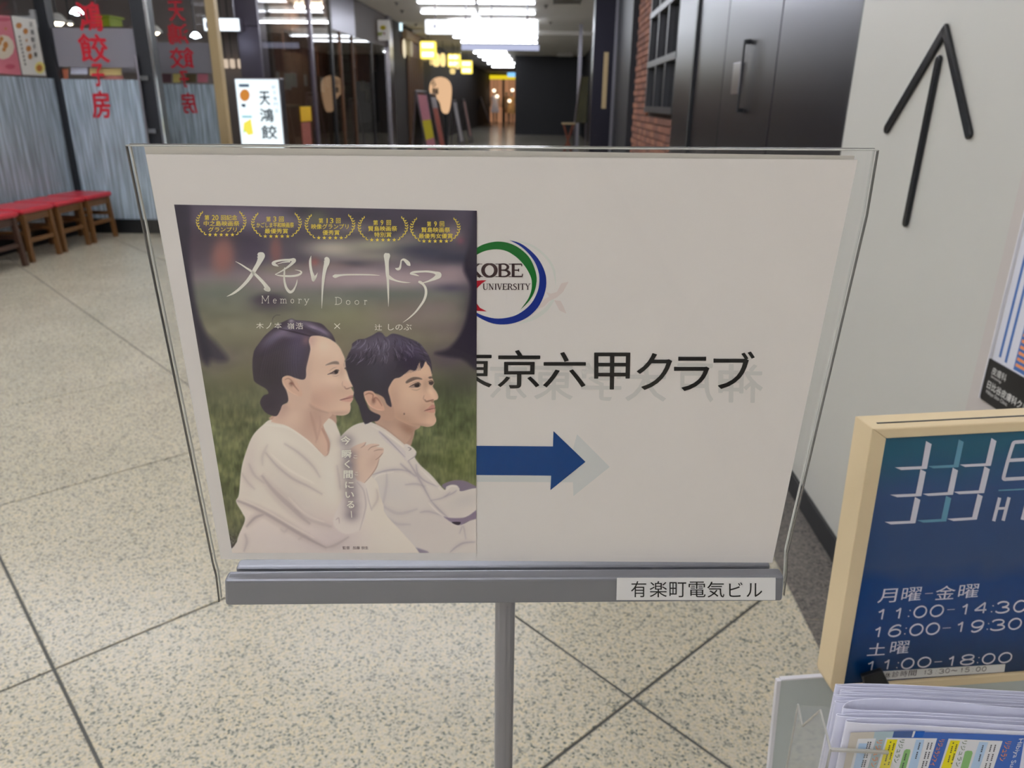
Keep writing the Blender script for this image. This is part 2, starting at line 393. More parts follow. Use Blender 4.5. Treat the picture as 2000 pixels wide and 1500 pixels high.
# acrylic pocket: front and rear sheet with cut edges
A = [(px(250, 283)), (px(1711.5, 292)), (px(1690, 420)), (px(1536, 1078)), (px(1534, 1120)), (px(1529, 1158)), (px(430, 1171)), (px(424, 1120)), (px(418, 1098))]
for h0, h1, nm in ((0.0012, 0.0030, 'front_sheet'), (-0.0036, -0.0018, 'rear_sheet')):
    sh = MB(SG).flat(A, h1 if h0 > 0 else h0).build(nm, M['sheet'], stand)
    for i in range(len(A)):
        p, q_ = np.array(A[i]), np.array(A[(i+1) % len(A)])
        if i == 5: continue
        d = (q_-p)/np.linalg.norm(q_-p); nn = np.array([-d[1], d[0]])*0.0004
        MB(SG).prism([p-nn, q_-nn, q_+nn, p+nn], h0, h1).build('cut_edge', M['sheet_edge' if (i in (0,) and h0 > 0) or (h0 < 0 and i not in (0,)) else 'sheet_edge2'], sh)
# sheets of paper
T2 = [px(280, 286), px(1670.5, 304.5), px(1509, 1097), px(431, 1091)]
MB(SG).prism([T2[3], T2[2], T2[1], T2[0]], -0.0012, -0.0009).build('backing_sheet', M['paper2'], label='second white sheet peeking out above the front paper in the pocket', cat='paper')
paper = thing('direction_sheet', 'white A3 direction sheet with university emblem, club name and blue arrow', 'paper', SG)
T1 = [px(431.5, 1092), px(1508.5, 1099), px(1675.5, 312), px(286, 301)]
n = 24; V = []; F = []
mbp = MB(SG)
for j in range(n+1):
    for i in range(n+1):
        s, t = i/n, j/n
        p = (1-t)*((1-s)*np.array(T1[0])+s*np.array(T1[1])) + t*((1-s)*np.array(T1[3])+s*np.array(T1[2]))
        V.append((p[0], p[1], 0.0))
F = [(j*(n+1)+i, j*(n+1)+i+1, (j+1)*(n+1)+i+1, (j+1)*(n+1)+i) for j in range(n) for i in range(n)]
mbp.add(V, F).build('sheet', M['paper'], paper)
# --- printing on the direction sheet (photo pixels on the sheet plane)
def ink(fr=SG, h=0.0002): return Ink(fr, h)
def z3(P): return [(900+x*.15, 440+y*.15) for x, y in P]
def crescent(oc, orad, ic, irad, a0, a1, n=40, m=None):
    pass
emblem = ink()
def arcband(I, outer, inner):
    n_ = 44; o_, i_ = catmull(outer, 8), catmull(inner, 8)
    def res(P):
        P = np.array(P); L = np.r_[0, np.cumsum(np.linalg.norm(np.diff(P, axis=0), axis=1))]; t = np.linspace(0, L[-1], n_)
        return np.c_[np.interp(t, L, P[:, 0]), np.interp(t, L, P[:, 1])]
    o_, i_ = res(o_), res(i_)
    for k in range(n_-1): I.poly([o_[k], o_[k+1], i_[k+1], i_[k]])
g_out = z3([(60, 420), (212, 292), (330, 238), (480, 212), (640, 236), (780, 310), (900, 430), (970, 590), (988, 720), (960, 860), (890, 985), (775, 1100)])
g_in = z3([(80, 470), (212, 382), (330, 330), (470, 312), (600, 338), (730, 420), (840, 540), (910, 670), (925, 760), (915, 860), (870, 970), (775, 1100)])
b_out = z3([(630, 194), (760, 228), (880, 305), (1000, 425), (1085, 580), (1114, 730), (1090, 890), (1010, 1060), (880, 1190), (720, 1265), (550, 1292), (380, 1268), (212, 1185), (120, 1100)])
b_in = z3([(630, 194), (750, 255), (860, 345), (960, 475), (1015, 620), (1022, 740), (1000, 860), (930, 1000), (820, 1110), (680, 1185), (500, 1215), (350, 1195), (212, 1142), (130, 1080)])
I = ink(); arcband(I, g_out, g_in); emb = I.build('emblem_ring', M['ink_green'], paper)
I = ink(); arcband(I, b_out, b_in); I.build('emblem_ring', M['ink_navy'], paper)
I = ink(h=.00025)
I.poly(z3([(120, 760), (212, 722), (270, 716), (335, 716), (275, 755), (212, 818), (180, 880), (150, 905)]))
I.poly(z3([(120, 960), (212, 1025), (250, 1075), (340, 1122), (212, 1115), (150, 1050)]))
I.build('emblem_wings', M['ink_red'], paper)
# serif capitals drawn as strokes: (thick stem, thin hairline, serif)
def serif_word(I, word, x0, y0, x1, y1, wt=1.0):
    """capitals with slab serifs in the box x0..x1, top y0, baseline y1 (photo pixels)"""
    G = {'K': (.78, [[(.14, 0, .15), (.14, 1, .15)], [(.2, .45, .07), (.66, 1, .07)], [(.34, .58, .13), (.72, 0, .15)]], [(.14, 0), (.14, 1), (.66, 1), (.70, 0)]),
         'O': (.8, [[(.4+.33*math.sin(t), .5+.47*math.cos(t), .09+.1*abs(math.sin(t))) for t in [i*math.pi/8 for i in range(17)]]], []),
         'B': (.68, [[(.14, 0, .15), (.14, 1, .15)], [(.1, .96, .06), (.4, .96, .08), (.55, .76, .14), (.42, .53, .08), (.14, .52, .06)], [(.3, .53, .06), (.5, .46, .1), (.62, .27, .15), (.45, .05, .08), (.1, .04, .06)]], [(.06, 0), (.06, 1)]),
         'E': (.66, [[(.14, 0, .15), (.14, 1, .15)], [(.1, .965, .07), (.58, .965, .07)], [(.14, .51, .06), (.42, .51, .06)], [(.1, .035, .07), (.6, .035, .07)], [(.58, .98, .06), (.58, .8, .05)], [(.6, .02, .06), (.63, .24, .05)], [(.42, .62, .06), (.42, .4, .06)]], [(.06, 0), (.06, 1)]),
         'U': (.78, [[(.16, 1, .14), (.16, .35, .14), (.22, .1, .12), (.4, .03, .08), (.56, .12, .07), (.62, .35, .06), (.62, 1, .06)]], [(.16, 1), (.62, 1)]),
         'N': (.8, [[(.16, 0, .06), (.16, 1, .06)], [(.16, 1, .14), (.62, 0, .14)], [(.62, 0, .06), (.62, 1, .06)]], [(.16, 0), (.62, 1), (.1, 1)]),
         'I': (.36, [[(.18, 0, .15), (.18, 1, .15)]], [(.18, 0), (.18, 1)]),
         'V': (.74, [[(.12, 1, .15), (.37, 0, .13)], [(.62, 1, .06), (.37, 0, .06)]], [(.12, 1), (.62, 1)]),
         'R': (.74, [[(.14, 0, .15), (.14, 1, .15)], [(.1, .96, .06), (.4, .96, .08), (.56, .74, .14), (.42, .5, .08), (.14, .49, .06)], [(.36, .5, .1), (.66, 0, .15)]], [(.14, 0), (.06, 1), (.68, 0)]),
         'S': (.58, [[(.48, .78, .06), (.42, .94, .07), (.26, .97, .08), (.1, .8, .13), (.2, .58, .14), (.4, .42, .14), (.48, .2, .12), (.3, .03, .08), (.12, .06, .07), (.06, .26, .06)]], []),
         'T': (.7, [[(.35, 0, .15), (.35, 1, .15)], [(.06, .965, .07), (.64, .965, .07)], [(.06, .98, .05), (.05, .76, .05)], [(.64, .98, .05), (.65, .76, .05)]], [(.35, 0)]),
         'Y': (.72, [[(.1, 1, .15), (.36, .46, .12)], [(.62, 1, .06), (.36, .46, .06)], [(.36, .48, .14), (.36, 0, .14)]], [(.1, 1), (.62, 1), (.36, 0)])}
    tot = sum(G[c][0] for c in word); kx = (x1-x0)/tot; h = y1-y0; x = x0
    for c in word:
        wd, st, sf = G[c]
        f_ = lambda p: (x+p[0]*kx, y1-p[1]*h)
        for s_ in st: I.stroke([(*f_(p), p[2]*kx*wt) for p in s_] if len(s_) > 2 else [(*f_(p), p[2]*kx*wt) for p in s_])
        for a, b in sf:
            q = f_((a, b)); d = .035*h*(1 if b == 0 else -1)
            I.poly([(q[0]-.15*kx, q[1]), (q[0]+.15*kx, q[1]), (q[0]+.15*kx, q[1]-d*1.3), (q[0]-.15*kx, q[1]-d*1.3)])
        x += wd*kx
I = ink(h=.0003); serif_word(I, 'KOBE', 911, 515, 1022, 541); I.build('lettering', M['ink_brown'], paper)
I = ink(h=.0003); serif_word(I, 'UNIVERSITY', 942.5, 554, 1036, 566); I.build('lettering', M['ink_brown'], paper)
I = ink(h=.0003)
for ch, x0, x1, y0, y1 in (('東', 879, 960, 686, 757), ('京', 972.5, 1053, 684, 758), ('六', 1061, 1143, 688, 756), ('甲', 1161, 1229, 689, 760), ('ク', 1244, 1311, 690, 761), ('ラ', 1317, 1384, 697, 763), ('ブ', 1394, 1472, 687, 759)):
    I.line(ch, x0, x1, y0, y1, 0.007)
I.build('lettering', M['ink_black'], paper)
I = ink(h=.0003)
I.poly([(900, 870.5), (1080, 872), (1081, 842), (1143.5, 902), (1075, 957.5), (1076.5, 929), (900, 927.5)]); I.build('direction_arrow', M['ink_blue'], paper)
# show-through of the print on the rear sheet
I = ink(h=.0001)
for ch, x0, x1 in (('神', 1404, 1488), ('戸', 1324, 1392), ('大', 1222, 1300), ('学', 1136, 1212), ('東', 1044, 1118), ('京', 958, 1028)):
    I.text(ch, (x0, 786-(1488-x0)*.014), (x1, 786-(1488-x1)*.014), (x0, 712-(1488-x0)*.01), .012, mirror=True)
I.build('show_through_lettering', M['ghost'], paper)
I = ink(h=.0001); I.poly([(931, 885), (1119, 878), (1127, 848), (1191, 912), (1120, 969), (1119, 942), (931, 941)]); I.build('show_through_arrow', M['ghost_blue'], paper)
I = ink(h=.0001)
arcband(I, z3([(640, 190), (900, 240), (1100, 380), (1220, 560), (1240, 790)]), z3([(640, 196), (890, 265), (1070, 395), (1185, 560), (1236, 790)]))
arcband(I, z3([(1220, 980), (1120, 1120), (960, 1230), (760, 1290)]), z3([(1190, 960), (1090, 1080), (940, 1185), (760, 1275)]))
I.build('show_through_emblem', M['ghost_green'], paper)
I = ink(h=.0001)
I.poly(z3([(1405, 735), (1310, 755), (1250, 870), (1170, 890), (1110, 870), (1150, 930), (1090, 960), (1000, 1090), (1080, 1060), (1150, 990), (1250, 940), (1330, 870)]))
I.poly(z3([(1215, 975), (1300, 985), (1340, 1060), (1375, 1150), (1285, 1110), (1250, 1040)])); I.build('show_through_wings', M['ghost_red'], paper)
# label strip on the rail
HL = HF+.0003
lb = thing('building_label', 'white label strip with a building name stuck on the grey rail', 'label', SG)
Q = [px(1204, 1172, HL), px(1514.5, 1172, HL), px(1515, 1128.5, HL), px(1205, 1129, HL)]
MB(SG).prism(Q, HF, HL).build('strip', pm('label_tape', S(232, 230, 228), .4), lb)
I = Ink(SG, HL+.0002)
for ch, x0, x1, y0, y1 in (('有', 1232.5, 1262, 1135, 1166.5), ('楽', 1269, 1302.5, 1135, 1166.5), ('町', 1307.5, 1340, 1137, 1166.5), ('電', 1345, 1378, 1136, 1166.5), ('気', 1381, 1414.5, 1136, 1167), ('ビ', 1424, 1450, 1137.5, 1166), ('ル', 1458, 1488.5, 1139, 1166)):
    I.line(ch, x0, x1, y0, y1, 0.0)
I.build('lettering', M['ink_black'], lb)
# ================================================================== THE FILM FLYER (B5, flat print)
PT = [px(454, 1078.8), px(930, 1078.8), px(931.5, 411), px(340.7, 399)]
NX, NY = 380, 530
PH = 0.0006
ss, tt = np.meshgrid(np.linspace(0, 1, NX), np.linspace(0, 1, NY))
def bil(P, s, t):
    P = [np.array(p) for p in P]; s, t = s[..., None], t[..., None]
    return (1-t)*((1-s)*P[0]+s*P[1]) + t*((1-s)*P[3]+s*P[2])
LA = bil(PT, ss, tt)                                     # places on the sheet plane
D = SG.o + LA[..., :1]*SG.x + LA[..., 1:]*SG.y - CAM
GX = 1000 + FPX*(D@rt)/(D@fw); GY = 750 + FPX*(D@dn)/(D@fw)   # matching photo pixels
C = np.zeros((NY, NX, 3))
def vnoise(sx_, sy_, seed, ox=0, oy=0):
    r = np.random.default_rng(seed).random((96, 96)); x, y = (GX+ox)/sx_, (GY+oy)/sy_
    xi, yi = np.floor(x).astype(int), np.floor(y).astype(int); fx, fy = x-xi, y-yi
    fx, fy = fx*fx*(3-2*fx), fy*fy*(3-2*fy); g = lambda i, j: r[(yi+j) % 96, (xi+i) % 96]
    return (g(0, 0)*(1-fx)+g(1, 0)*fx)*(1-fy)+(g(0, 1)*(1-fx)+g(1, 1)*fx)*fy
def win(P, pad):
    P = np.array(P); m = (GX > P[:, 0].min()-pad) & (GX < P[:, 0].max()+pad) & (GY > P[:, 1].min()-pad) & (GY < P[:, 1].max()+pad)
    r = np.where(m.any(1))[0]; c = np.where(m.any(0))[0]
    if len(r) == 0 or len(c) == 0: return None
    return slice(r[0], r[-1]+1), slice(c[0], c[-1]+1)
def cov(P, soft, sub):
    x, y = GX[sub], GY[sub]; ins = np.zeros(x.shape, bool); d2 = np.full(x.shape, 1e9)
    n_ = len(P)
    for i in range(n_):
        (x0, y0), (x1, y1) = P[i], P[(i+1) % n_]
        dx, dy = x1-x0, y1-y0
        if abs(dy) > 1e-9:
            c_ = ((y0 > y) != (y1 > y)) & (x < dx*(y-y0)/dy+x0); ins ^= c_
        t = np.clip(((x-x0)*dx+(y-y0)*dy)/(dx*dx+dy*dy+1e-9), 0, 1)
        d2 = np.minimum(d2, (x-x0-t*dx)**2+(y-y0-t*dy)**2)
    d = np.sqrt(d2)*np.where(ins, 1, -1)
    return np.clip(d/(2*soft)+.5, 0, 1)
def blend(sub, a, col):
    C[sub] = C[sub]*(1-a[..., None]) + np.array(col, float)*a[..., None]
def poly(P, col, soft=1.2, alpha=1.0, smooth=True, clip=None):
    P = catmull(P, 5, True) if smooth else P
    sub = win(P, soft+2)
    if sub is None: return None
    a = cov(P, soft, sub)
    a = a*a*(3-2*a)*alpha
    if clip is not None: a = a*clip[sub]
    blend(sub, a, col)
def mask(P, soft=1.2, smooth=True):
    P = catmull(P, 5, True) if smooth else P
    m = np.zeros(GX.shape); sub = win(P, soft+2); m[sub] = cov(P, soft, sub); return m
def blob(cx, cy, rx, ry, col, alpha=1.0, rot=0, p=1.0, clip=None):
    c_, s_ = math.cos(rot), math.sin(rot); x, y = GX-cx, GY-cy
    r2 = ((x*c_+y*s_)/rx)**2 + ((-x*s_+y*c_)/ry)**2
    a = np.exp(-r2**p)*alpha
    if clip is not None: a = a*clip
    blend((slice(None), slice(None)), a, col)
def line(P, wd, col, soft=.8, alpha=1.0, clip=None):
    Q = catmull(P, 5); n_ = len(Q); L, R = [], []
    for i, p in enumerate(Q):
        d = Q[min(i+1, n_-1)]-Q[max(i-1, 0)]; d = d/(np.linalg.norm(d)+1e-9); nn = np.array([-d[1], d[0]])
        k = wd*(0.35+0.65*math.sin(math.pi*min(max(i/(n_-1), .02), .98)))/2
        L.append(p+nn*k); R.append(p-nn*k)
    poly(L+R[::-1], col, soft, alpha, False, clip)
zA = lambda P: [(480+x*.16, 600+y*.16) for x, y in P]
zB = lambda P: [(660+x*.16, 640+y*.16) for x, y in P]
zC = lambda P: [(440+x*.1933, 800+y*.1933) for x, y in P]
zD = lambda P: [(640+x*.18, 820+y*.18) for x, y in P]
# --- blurred park behind
yk = [395, 430, 470, 500, 525, 545, 570, 600, 650, 700, 760, 830, 900, 1000, 1090]
ck = [(66, 60, 72), (72, 66, 78), (60, 55, 64), (74, 68, 76), (96, 86, 92), (116, 103, 107), (100, 98, 92), (100, 99, 86), (108, 103, 86), (98, 92, 78), (96, 96, 74), (100, 104, 72), (98, 102, 66), (96, 97, 66), (92, 90, 66)]
for k in range(3): C[..., k] = np.interp(GY, yk, [c[k] for c in ck])
n1, n2 = vnoise(60, 28, 1), vnoise(22, 14, 2)
C += ((n1-.5)*16 + (n2-.5)*8)[..., None]*np.array([1, 1, .9])
blob(470, 425, 85, 20, (112, 100, 114), .8); blob(560, 432, 60, 12, (108, 98, 110), .6); blob(600, 410, 40, 14, (50, 48, 54), .8); blob(620, 425, 22, 16, (92, 92, 76), .7)
blob(720, 420, 60, 18, (52, 48, 58), .8); blob(690, 445, 40, 10, (110, 102, 104), .7); blob(830, 430, 60, 25, (52, 46, 56), .8); blob(885, 455, 18, 16, (112, 98, 104), .8); blob(900, 470, 8, 8, (128, 70, 84), .5)
blob(380, 480, 40, 50, (66, 54, 62), .7); blob(437, 500, 24, 38, (122, 84, 78), .95, .1, 1.5); blob(497, 490, 32, 40, (60, 52, 66), .8); blob(540, 488, 13, 28, (108, 74, 72), .9, 0, 1.5); blob(575, 480, 22, 30, (62, 56, 66), .8)
blob(650, 485, 55, 18, (150, 142, 132), .95, .05); blob(750, 478, 70, 15, (146, 142, 122), .9); blob(735, 500, 60, 10, (138, 132, 118), .6)
blob(690, 516, 30, 7, (56, 54, 66), .9); blob(615, 512, 9, 8, (132, 76, 74), .8); blob(650, 520, 60, 8, (128, 108, 100), .5)
blob(830, 490, 70, 16, (54, 54, 68), .95, .1); blob(900, 505, 60, 14, (44, 44, 58), .9); blob(800, 462, 25, 14, (112, 104, 104), .6); blob(760, 455, 14, 10, (60, 58, 70), .6)
blob(560, 540, 100, 16, (128, 114, 114), .75); blob(740, 545, 150, 19, (146, 130, 132), .9); blob(870, 530, 60, 14, (134, 116, 118), .6); blob(545, 525, 40, 10, (110, 108, 84), .5)
blob(525, 585, 36, 14, (62, 54, 64), .95, 0, 1.8); blob(530, 600, 44, 10, (72, 64, 70), .6); blob(430, 565, 60, 24, (92, 96, 86), .7); blob(760, 575, 120, 14, (86, 92, 86), .7); blob(880, 562, 40, 9, (62, 56, 74), .7)
blob(700, 620, 80, 22, (112, 110, 84), .6); blob(800, 615, 80, 30, (114, 98, 98), .6); blob(860, 600, 40, 14, (108, 92, 96), .5); blob(640, 690, 50, 40, (104, 94, 78), .7); blob(880, 700, 50, 30, (72, 60, 72), .8); blob(880, 640, 60, 20, (96, 82, 86), .5)
blob(430, 700, 36, 26, (88, 80, 80), .6); blob(450, 660, 40, 18, (98, 96, 80), .6); blob(470, 740, 40, 30, (92, 88, 66), .6); blob(470, 830, 60, 50, (106, 104, 74), .5)
blob(890, 800, 60, 60, (70, 80, 48), .7); blob(850, 760, 40, 20, (62, 66, 46), .6); blob(905, 740, 40, 30, (56, 54, 50), .6)
gr = vnoise(4, 14, 5)+vnoise(7, 22, 6, 30, 10)-1.0; gm = np.clip((GY-740)/90, 0, 1)
C += (gr*gm*17)[..., None]*np.array([1, 1.05, .7])
blob(900, 900, 46, 60, (108, 116, 62), .45); C += ((vnoise(11, 9, 15)+vnoise(26, 20, 16)-1)*gm*24)[..., None]*np.array([1, .95, .7]); C += ((vnoise(3, 7, 9)-.5)*gm*18)[..., None]*np.array([1, 1, .6])
C *= (1.07-.17*np.clip((GY-700)/90, 0, 1))[..., None]
# --- dark round doorway edge framing the park
d1 = mask([(335, 395), (356, 397), (352, 450), (364, 520), (378, 590), (396, 640), (425, 672), (445, 700), (430, 706), (410, 700), (392, 690), (370, 560)], 7)
blend((slice(None), slice(None)), d1*.8, (50, 46, 56))
poly([(372, 500), (372, 400), (340, 395), (350, 520), (395, 700), (412, 690), (385, 600)], (46, 42, 52), 9, .8)
poly([(905, 520), (919, 560), (914, 610), (900, 650), (876, 680), (850, 690), (900, 700), (945, 700), (945, 400), (926, 405), (922, 460)], (34, 28, 42), 6, .95)
blob(925, 470, 14, 60, (46, 42, 54), .7); blob(935, 620, 30, 70, (26, 20, 36), .8)
blob(450, 1075, 14, 26, (70, 62, 70), .9); C += ((vnoise(3, 3, 12)-.5)*60*np.exp(-((GX-458)/16)**2-((GY-1065)/26)**2))[..., None]
# --- man: shirt
SH = (190, 181, 172)
man_shirt = zD([(20, 330), (140, 180), (225, 95), (300, 48), (380, 25), (470, 20), (620, 95), (760, 200), (845, 268), (900, 290), (962, 345), (945, 400), (1010, 490), (1130, 600), (1262, 750), (1290, 720), (1340, 700), (1400, 705), (1430, 740), (1450, 770), (1640, 745), (1640, 960), (1480, 1060), (1350, 1110), (1480, 1120), (1640, 1050), (1640, 1460), (800, 1460), (500, 1380), (-100, 1300), (-100, 700)])
ms = mask(man_shirt, 1.2)
poly(zD([(1240, 710), (1290, 675), (1380, 650), (1480, 655), (1560, 690), (1640, 740), (1640, 800), (1450, 790), (1300, 760)]), (110, 98, 112), 1.4)
poly(zB([(440, 1000), (900, 1150), (910, 1380), (830, 1470), (640, 1360), (480, 1200)]), (156, 126, 110), 1.5)
poly(man_shirt, SH, 1.2)
blob(*zD([(520, 300)])[0], 60, 30, (200, 190, 178), .5, .6, clip=ms); blob(*zD([(1000, 1150)])[0], 110, 60, (178, 168, 164), .6, 0, clip=ms); blob(*zD([(700, 760)])[0], 46, 30, (182, 174, 170), .6, 0, clip=ms)
blob(*zD([(1500, 870)])[0], 30, 14, (172, 164, 160), .6, -.3, clip=ms); blob(*zD([(1100, 500)])[0], 40, 12, (182, 172, 172), .7, .8, clip=ms)
for P, wd, a in (([(510, 1095), (700, 1260), (900, 1390), (1080, 1430)], 5, .75), ([(420, 690), (430, 800), (470, 950), (505, 1090)], 3, .45), ([(490, 590), (640, 545), (780, 535), (900, 560)], 3, .5), ([(560, 120), (680, 230), (800, 340), (880, 450)], 3, .5),
                 ([(880, 450), (960, 580), (1050, 740), (1120, 870)], 3.5, .5), ([(1120, 870), (1200, 960), (1300, 1050)], 3, .5), ([(960, 480), (980, 580), (1060, 660), (1200, 720)], 3, .45), ([(790, 470), (880, 550), (960, 610)], 4, .45), ([(640, 560), (640, 700), (600, 900), (520, 1090)], 5, .18),
                 ([(840, 700), (960, 690), (1060, 720)], 4, .3), ([(1270, 830), (1360, 790), (1400, 760)], 3, .4), ([(1120, 870), (1250, 840), (1330, 780)], 3, .35), ([(1330, 1430), (1400, 1370), (1480, 1330), (1600, 1320)], 4, .4), ([(1000, 1000), (1100, 990), (1260, 1040)], 4, .3), ([(1430, 1230), (1470, 1150), (1500, 1290)], 3, .3), ([(560, 900), (760, 1010), (980, 960)], 6, .2), ([(640, 1040), (740, 1120), (900, 1130)], 5, .2)):
    line(zD(P), wd*2.6, (160, 149, 150), 5.0, a*.8, ms); line(zD(P), wd, (138, 126, 132), 1.4, a, ms)
for P, wd, a in (([(600, 1180), (820, 1330), (1060, 1420)], 4, .5), ([(500, 640), (560, 590), (720, 560)], 3, .5), ([(1100, 900), (1200, 1000), (1330, 1090)], 3, .5), ([(480, 60), (640, 150), (820, 290)], 4, .35), ([(1000, 520), (1120, 640), (1230, 760)], 3, .4), ([(1290, 760), (1340, 715), (1400, 720)], 3, .5)):
    line(zD(P), wd, (208, 200, 192), 1.6, a, ms)
poly(zD([(1260, 1045), (1340, 1060), (1500, 1050), (1640, 960), (1640, 1050), (1540, 1090), (1440, 1135), (1350, 1110)]), (118, 104, 120), 1.8); poly(zD([(1350, 1104), (1440, 1104), (1425, 1135), (1380, 1128)]), (48, 38, 50), 1)
poly(zD([(800, 1390), (900, 1375), (1010, 1395), (1090, 1440), (820, 1445)]), (120, 110, 122), 2, .9)
# --- woman: blouse
wb = zC([(385, 150), (470, 100), (640, 160), (830, 290), (1015, 465), (1060, 330), (990, 150), (1040, 82), (1110, 125), (1140, 190), (1168, 275), (1165, 420), (1250, 560), (1360, 600), (1500, 690), (1545, 760), (1560, 860), (1600, 960), (1620, 1050), (1800, 1250), (1960, 1440), (1960, 1560), (140, 1560), (120, 1330), (200, 1120), (175, 1040), (112, 925), (140, 850), (165, 600), (210, 430), (280, 260)])
wm = mask(wb, 1.3)
poly(zC([(470, 60), (1080, 0), (1085, 330), (1025, 500), (600, 200)]), (164, 132, 116), 1.5)
poly(wb, (196, 186, 174), 1.3)
for cx, cy, rx, ry, col, a, r in ((560, 300, 60, 26, (204, 195, 182), .7, .6), (240, 560, 14, 50, (186, 172, 166), .6, .1), (330, 1150, 50, 30, (198, 184, 178), .5, 0), (700, 900, 70, 26, (180, 168, 162), .55, .75), (1100, 1150, 50, 34, (186, 168, 162), .6, .3), (950, 1350, 60, 20, (178, 164, 162), .6, 0), (480, 1330, 90, 40, (190, 176, 172), .6, 0), (1060, 700, 14, 50, (200, 193, 182), .6, -.1), (1150, 1290, 60, 30, (180, 166, 166), .5, 0), (1400, 850, 16, 40, (200, 190, 184), .6, 0), (850, 1180, 40, 20, (192, 178, 172), .5, .6)):
    blob(*zC([(cx, cy)])[0], rx, ry, col, a, r, clip=wm)
for P, wd, a in (([(120, 915), (260, 970), (420, 1050), (560, 1130), (720, 1230), (880, 1320), (1020, 1390)], 7, .75), ([(215, 1180), (300, 1090), (390, 1055)], 5, .7), ([(410, 430), (520, 560), (680, 690), (840, 770), (980, 850)], 4, .45), ([(370, 660), (470, 790), (580, 900), (680, 990), (760, 1070), (860, 1150)], 9, .55),
                 ([(240, 540), (300, 660), (400, 740)], 5, .3), ([(170, 640), (230, 730), (300, 800)], 4, .3), ([(600, 340), (740, 430), (880, 560), (960, 680)], 4, .35), ([(430, 350), (380, 460), (380, 560)], 5, .2), ([(700, 1000), (900, 1120), (1080, 1180)], 8, .3), ([(200, 1250), (220, 1330), (190, 1430)], 5, .35), ([(1020, 1390), (1120, 1360), (1250, 1280)], 5, .45), ([(1130, 560), (1150, 680), (1165, 800)], 4, .35), ([(1140, 1100), (1150, 1150), (1130, 1170)], 3, .5), ([(1010, 470), (1060, 340), (1010, 220)], 3, .4), ([(560, 1200), (600, 1230), (640, 1190)], 4, .25), ([(740, 1310), (800, 1270), (860, 1310)], 4, .25), ([(1480, 1000), (1540, 900), (1530, 800)], 4, .3)):
    line(zC(P), wd*2.8, (168, 154, 148), 6.0, a*.8, wm); line(zC(P), wd, (146, 130, 128), 2.2, a*.85, wm)
for P, wd, a in (([(400, 150), (640, 180), (840, 310), (990, 450)], 5, .4), ([(160, 900), (400, 1010), (640, 1150), (900, 1290)], 4, .35), ([(460, 440), (640, 600), (900, 740)], 5, .3), ([(640, 880), (820, 1060), (1000, 1130)], 5, .3), ([(1150, 1150), (1190, 1110), (1180, 1060)], 4, .4)):
    line(zC(P), wd, (212, 203, 192), 2.2, a, wm)
# --- woman: neck
SK = (184, 156, 138)
neck = zC([(470, 110), (540, 20), (600, -60), (1000, -100), (1080, 30), (1040, 90), (985, 160), (1000, 215), (1055, 335), (1015, 465), (940, 395), (830, 295), (640, 165), (500, 128)])
nk = mask(neck, 1.2); poly(neck, SK, 1.2)
blob(*zC([(900, 60)])[0], 24, 40, (158, 126, 112), .6, .5, clip=nk); blob(*zC([(680, 60)])[0], 26, 26, (194, 168, 150), .6, .5, clip=nk); blob(*zC([(590, -20)])[0], 14, 26, (160, 130, 118), .6, .6, clip=nk); line(zC([(860, 20), (900, 160), (930, 300)]), 6, (160, 126, 112), 2.5, .6, nk); line(zC([(960, 60), (960, 180), (915, 330)]), 5, (164, 130, 116), 2, .55, nk)
poly(zC([(975, 200), (990, 195), (1055, 335), (1035, 420), (1030, 330)]), (150, 112, 98), 1.5, .8); blob(*zC([(1000, 330)])[0], 9, 20, (190, 160, 142), .6, -.2, clip=nk)
# woman: far brow sliver, then face
poly(zA([(1195, 650), (1225, 680), (1245, 715), (1235, 740), (1205, 745)]), (176, 150, 134), .9)
face = zA([(700, 1080), (690, 850), (740, 700), (760, 520), (790, 360), (880, 340), (1000, 372), (1090, 425), (1150, 490), (1185, 560), (1212, 630), (1196, 690), (1215, 750), (1262, 810), (1320, 880), (1340, 925), (1325, 958), (1288, 972), (1300, 1000), (1325, 1042), (1310, 1075), (1300, 1092), (1312, 1115), (1295, 1150), (1280, 1175), (1282, 1230), (1262, 1285), (1200, 1315), (1100, 1312), (1010, 1280), (880, 1240), (780, 1190)])
fm = mask(face, 1.0); poly(face, (192, 164, 144), .9)
for cx, cy, rx, ry, col, a, r in ((960, 470, 26, 22, (208, 185, 164), .8, .3), (1120, 560, 12, 22, (200, 176, 156), .6, 0), (900, 900, 26, 22, (196, 168, 148), .6, 0), (1060, 900, 22, 12, (206, 180, 160), .8, .2), (1000, 1060, 26, 22, (182, 146, 128), .55, 0), (850, 1130, 26, 18, (172, 138, 122), .7, .5), (1180, 1010, 20, 12, (180, 150, 130), .6, 0), (1260, 870, 8, 16, (206, 182, 162), .8, -.6), (1230, 930, 9, 6, (198, 166, 148), .6, 0), (1200, 1240, 14, 10, (198, 168, 148), .7, 0), (760, 760, 10, 30, (176, 148, 132), .5, .1), (1120, 1290, 30, 5, (164, 132, 116), .6, -.05), (1170, 780, 7, 12, (176, 146, 128), .6, 0), (800, 400, 10, 14, (176, 142, 134), .6, .3), (1110, 700, 20, 7, (190, 160, 142), .5, 0)):
    blob(*zA([(cx, cy)])[0], rx, ry, col, a, r, clip=fm)
poly(zA([(975, 705), (1030, 672), (1090, 655), (1130, 662), (1142, 690), (1120, 692), (1060, 690)]), (112, 94, 86), 1.3, .85)
poly(zA([(1000, 815), (1050, 795), (1095, 762), (1135, 765), (1128, 795), (1100, 815), (1050, 812)]), (104, 84, 80), 1, .85); poly(zA([(1085, 775), (1120, 768), (1128, 795), (1105, 810), (1088, 800)]), (48, 38, 40), .8); line(zA([(1000, 818), (1060, 790), (1110, 760), (1145, 768)]), 2, (60, 46, 46), .6, .9)
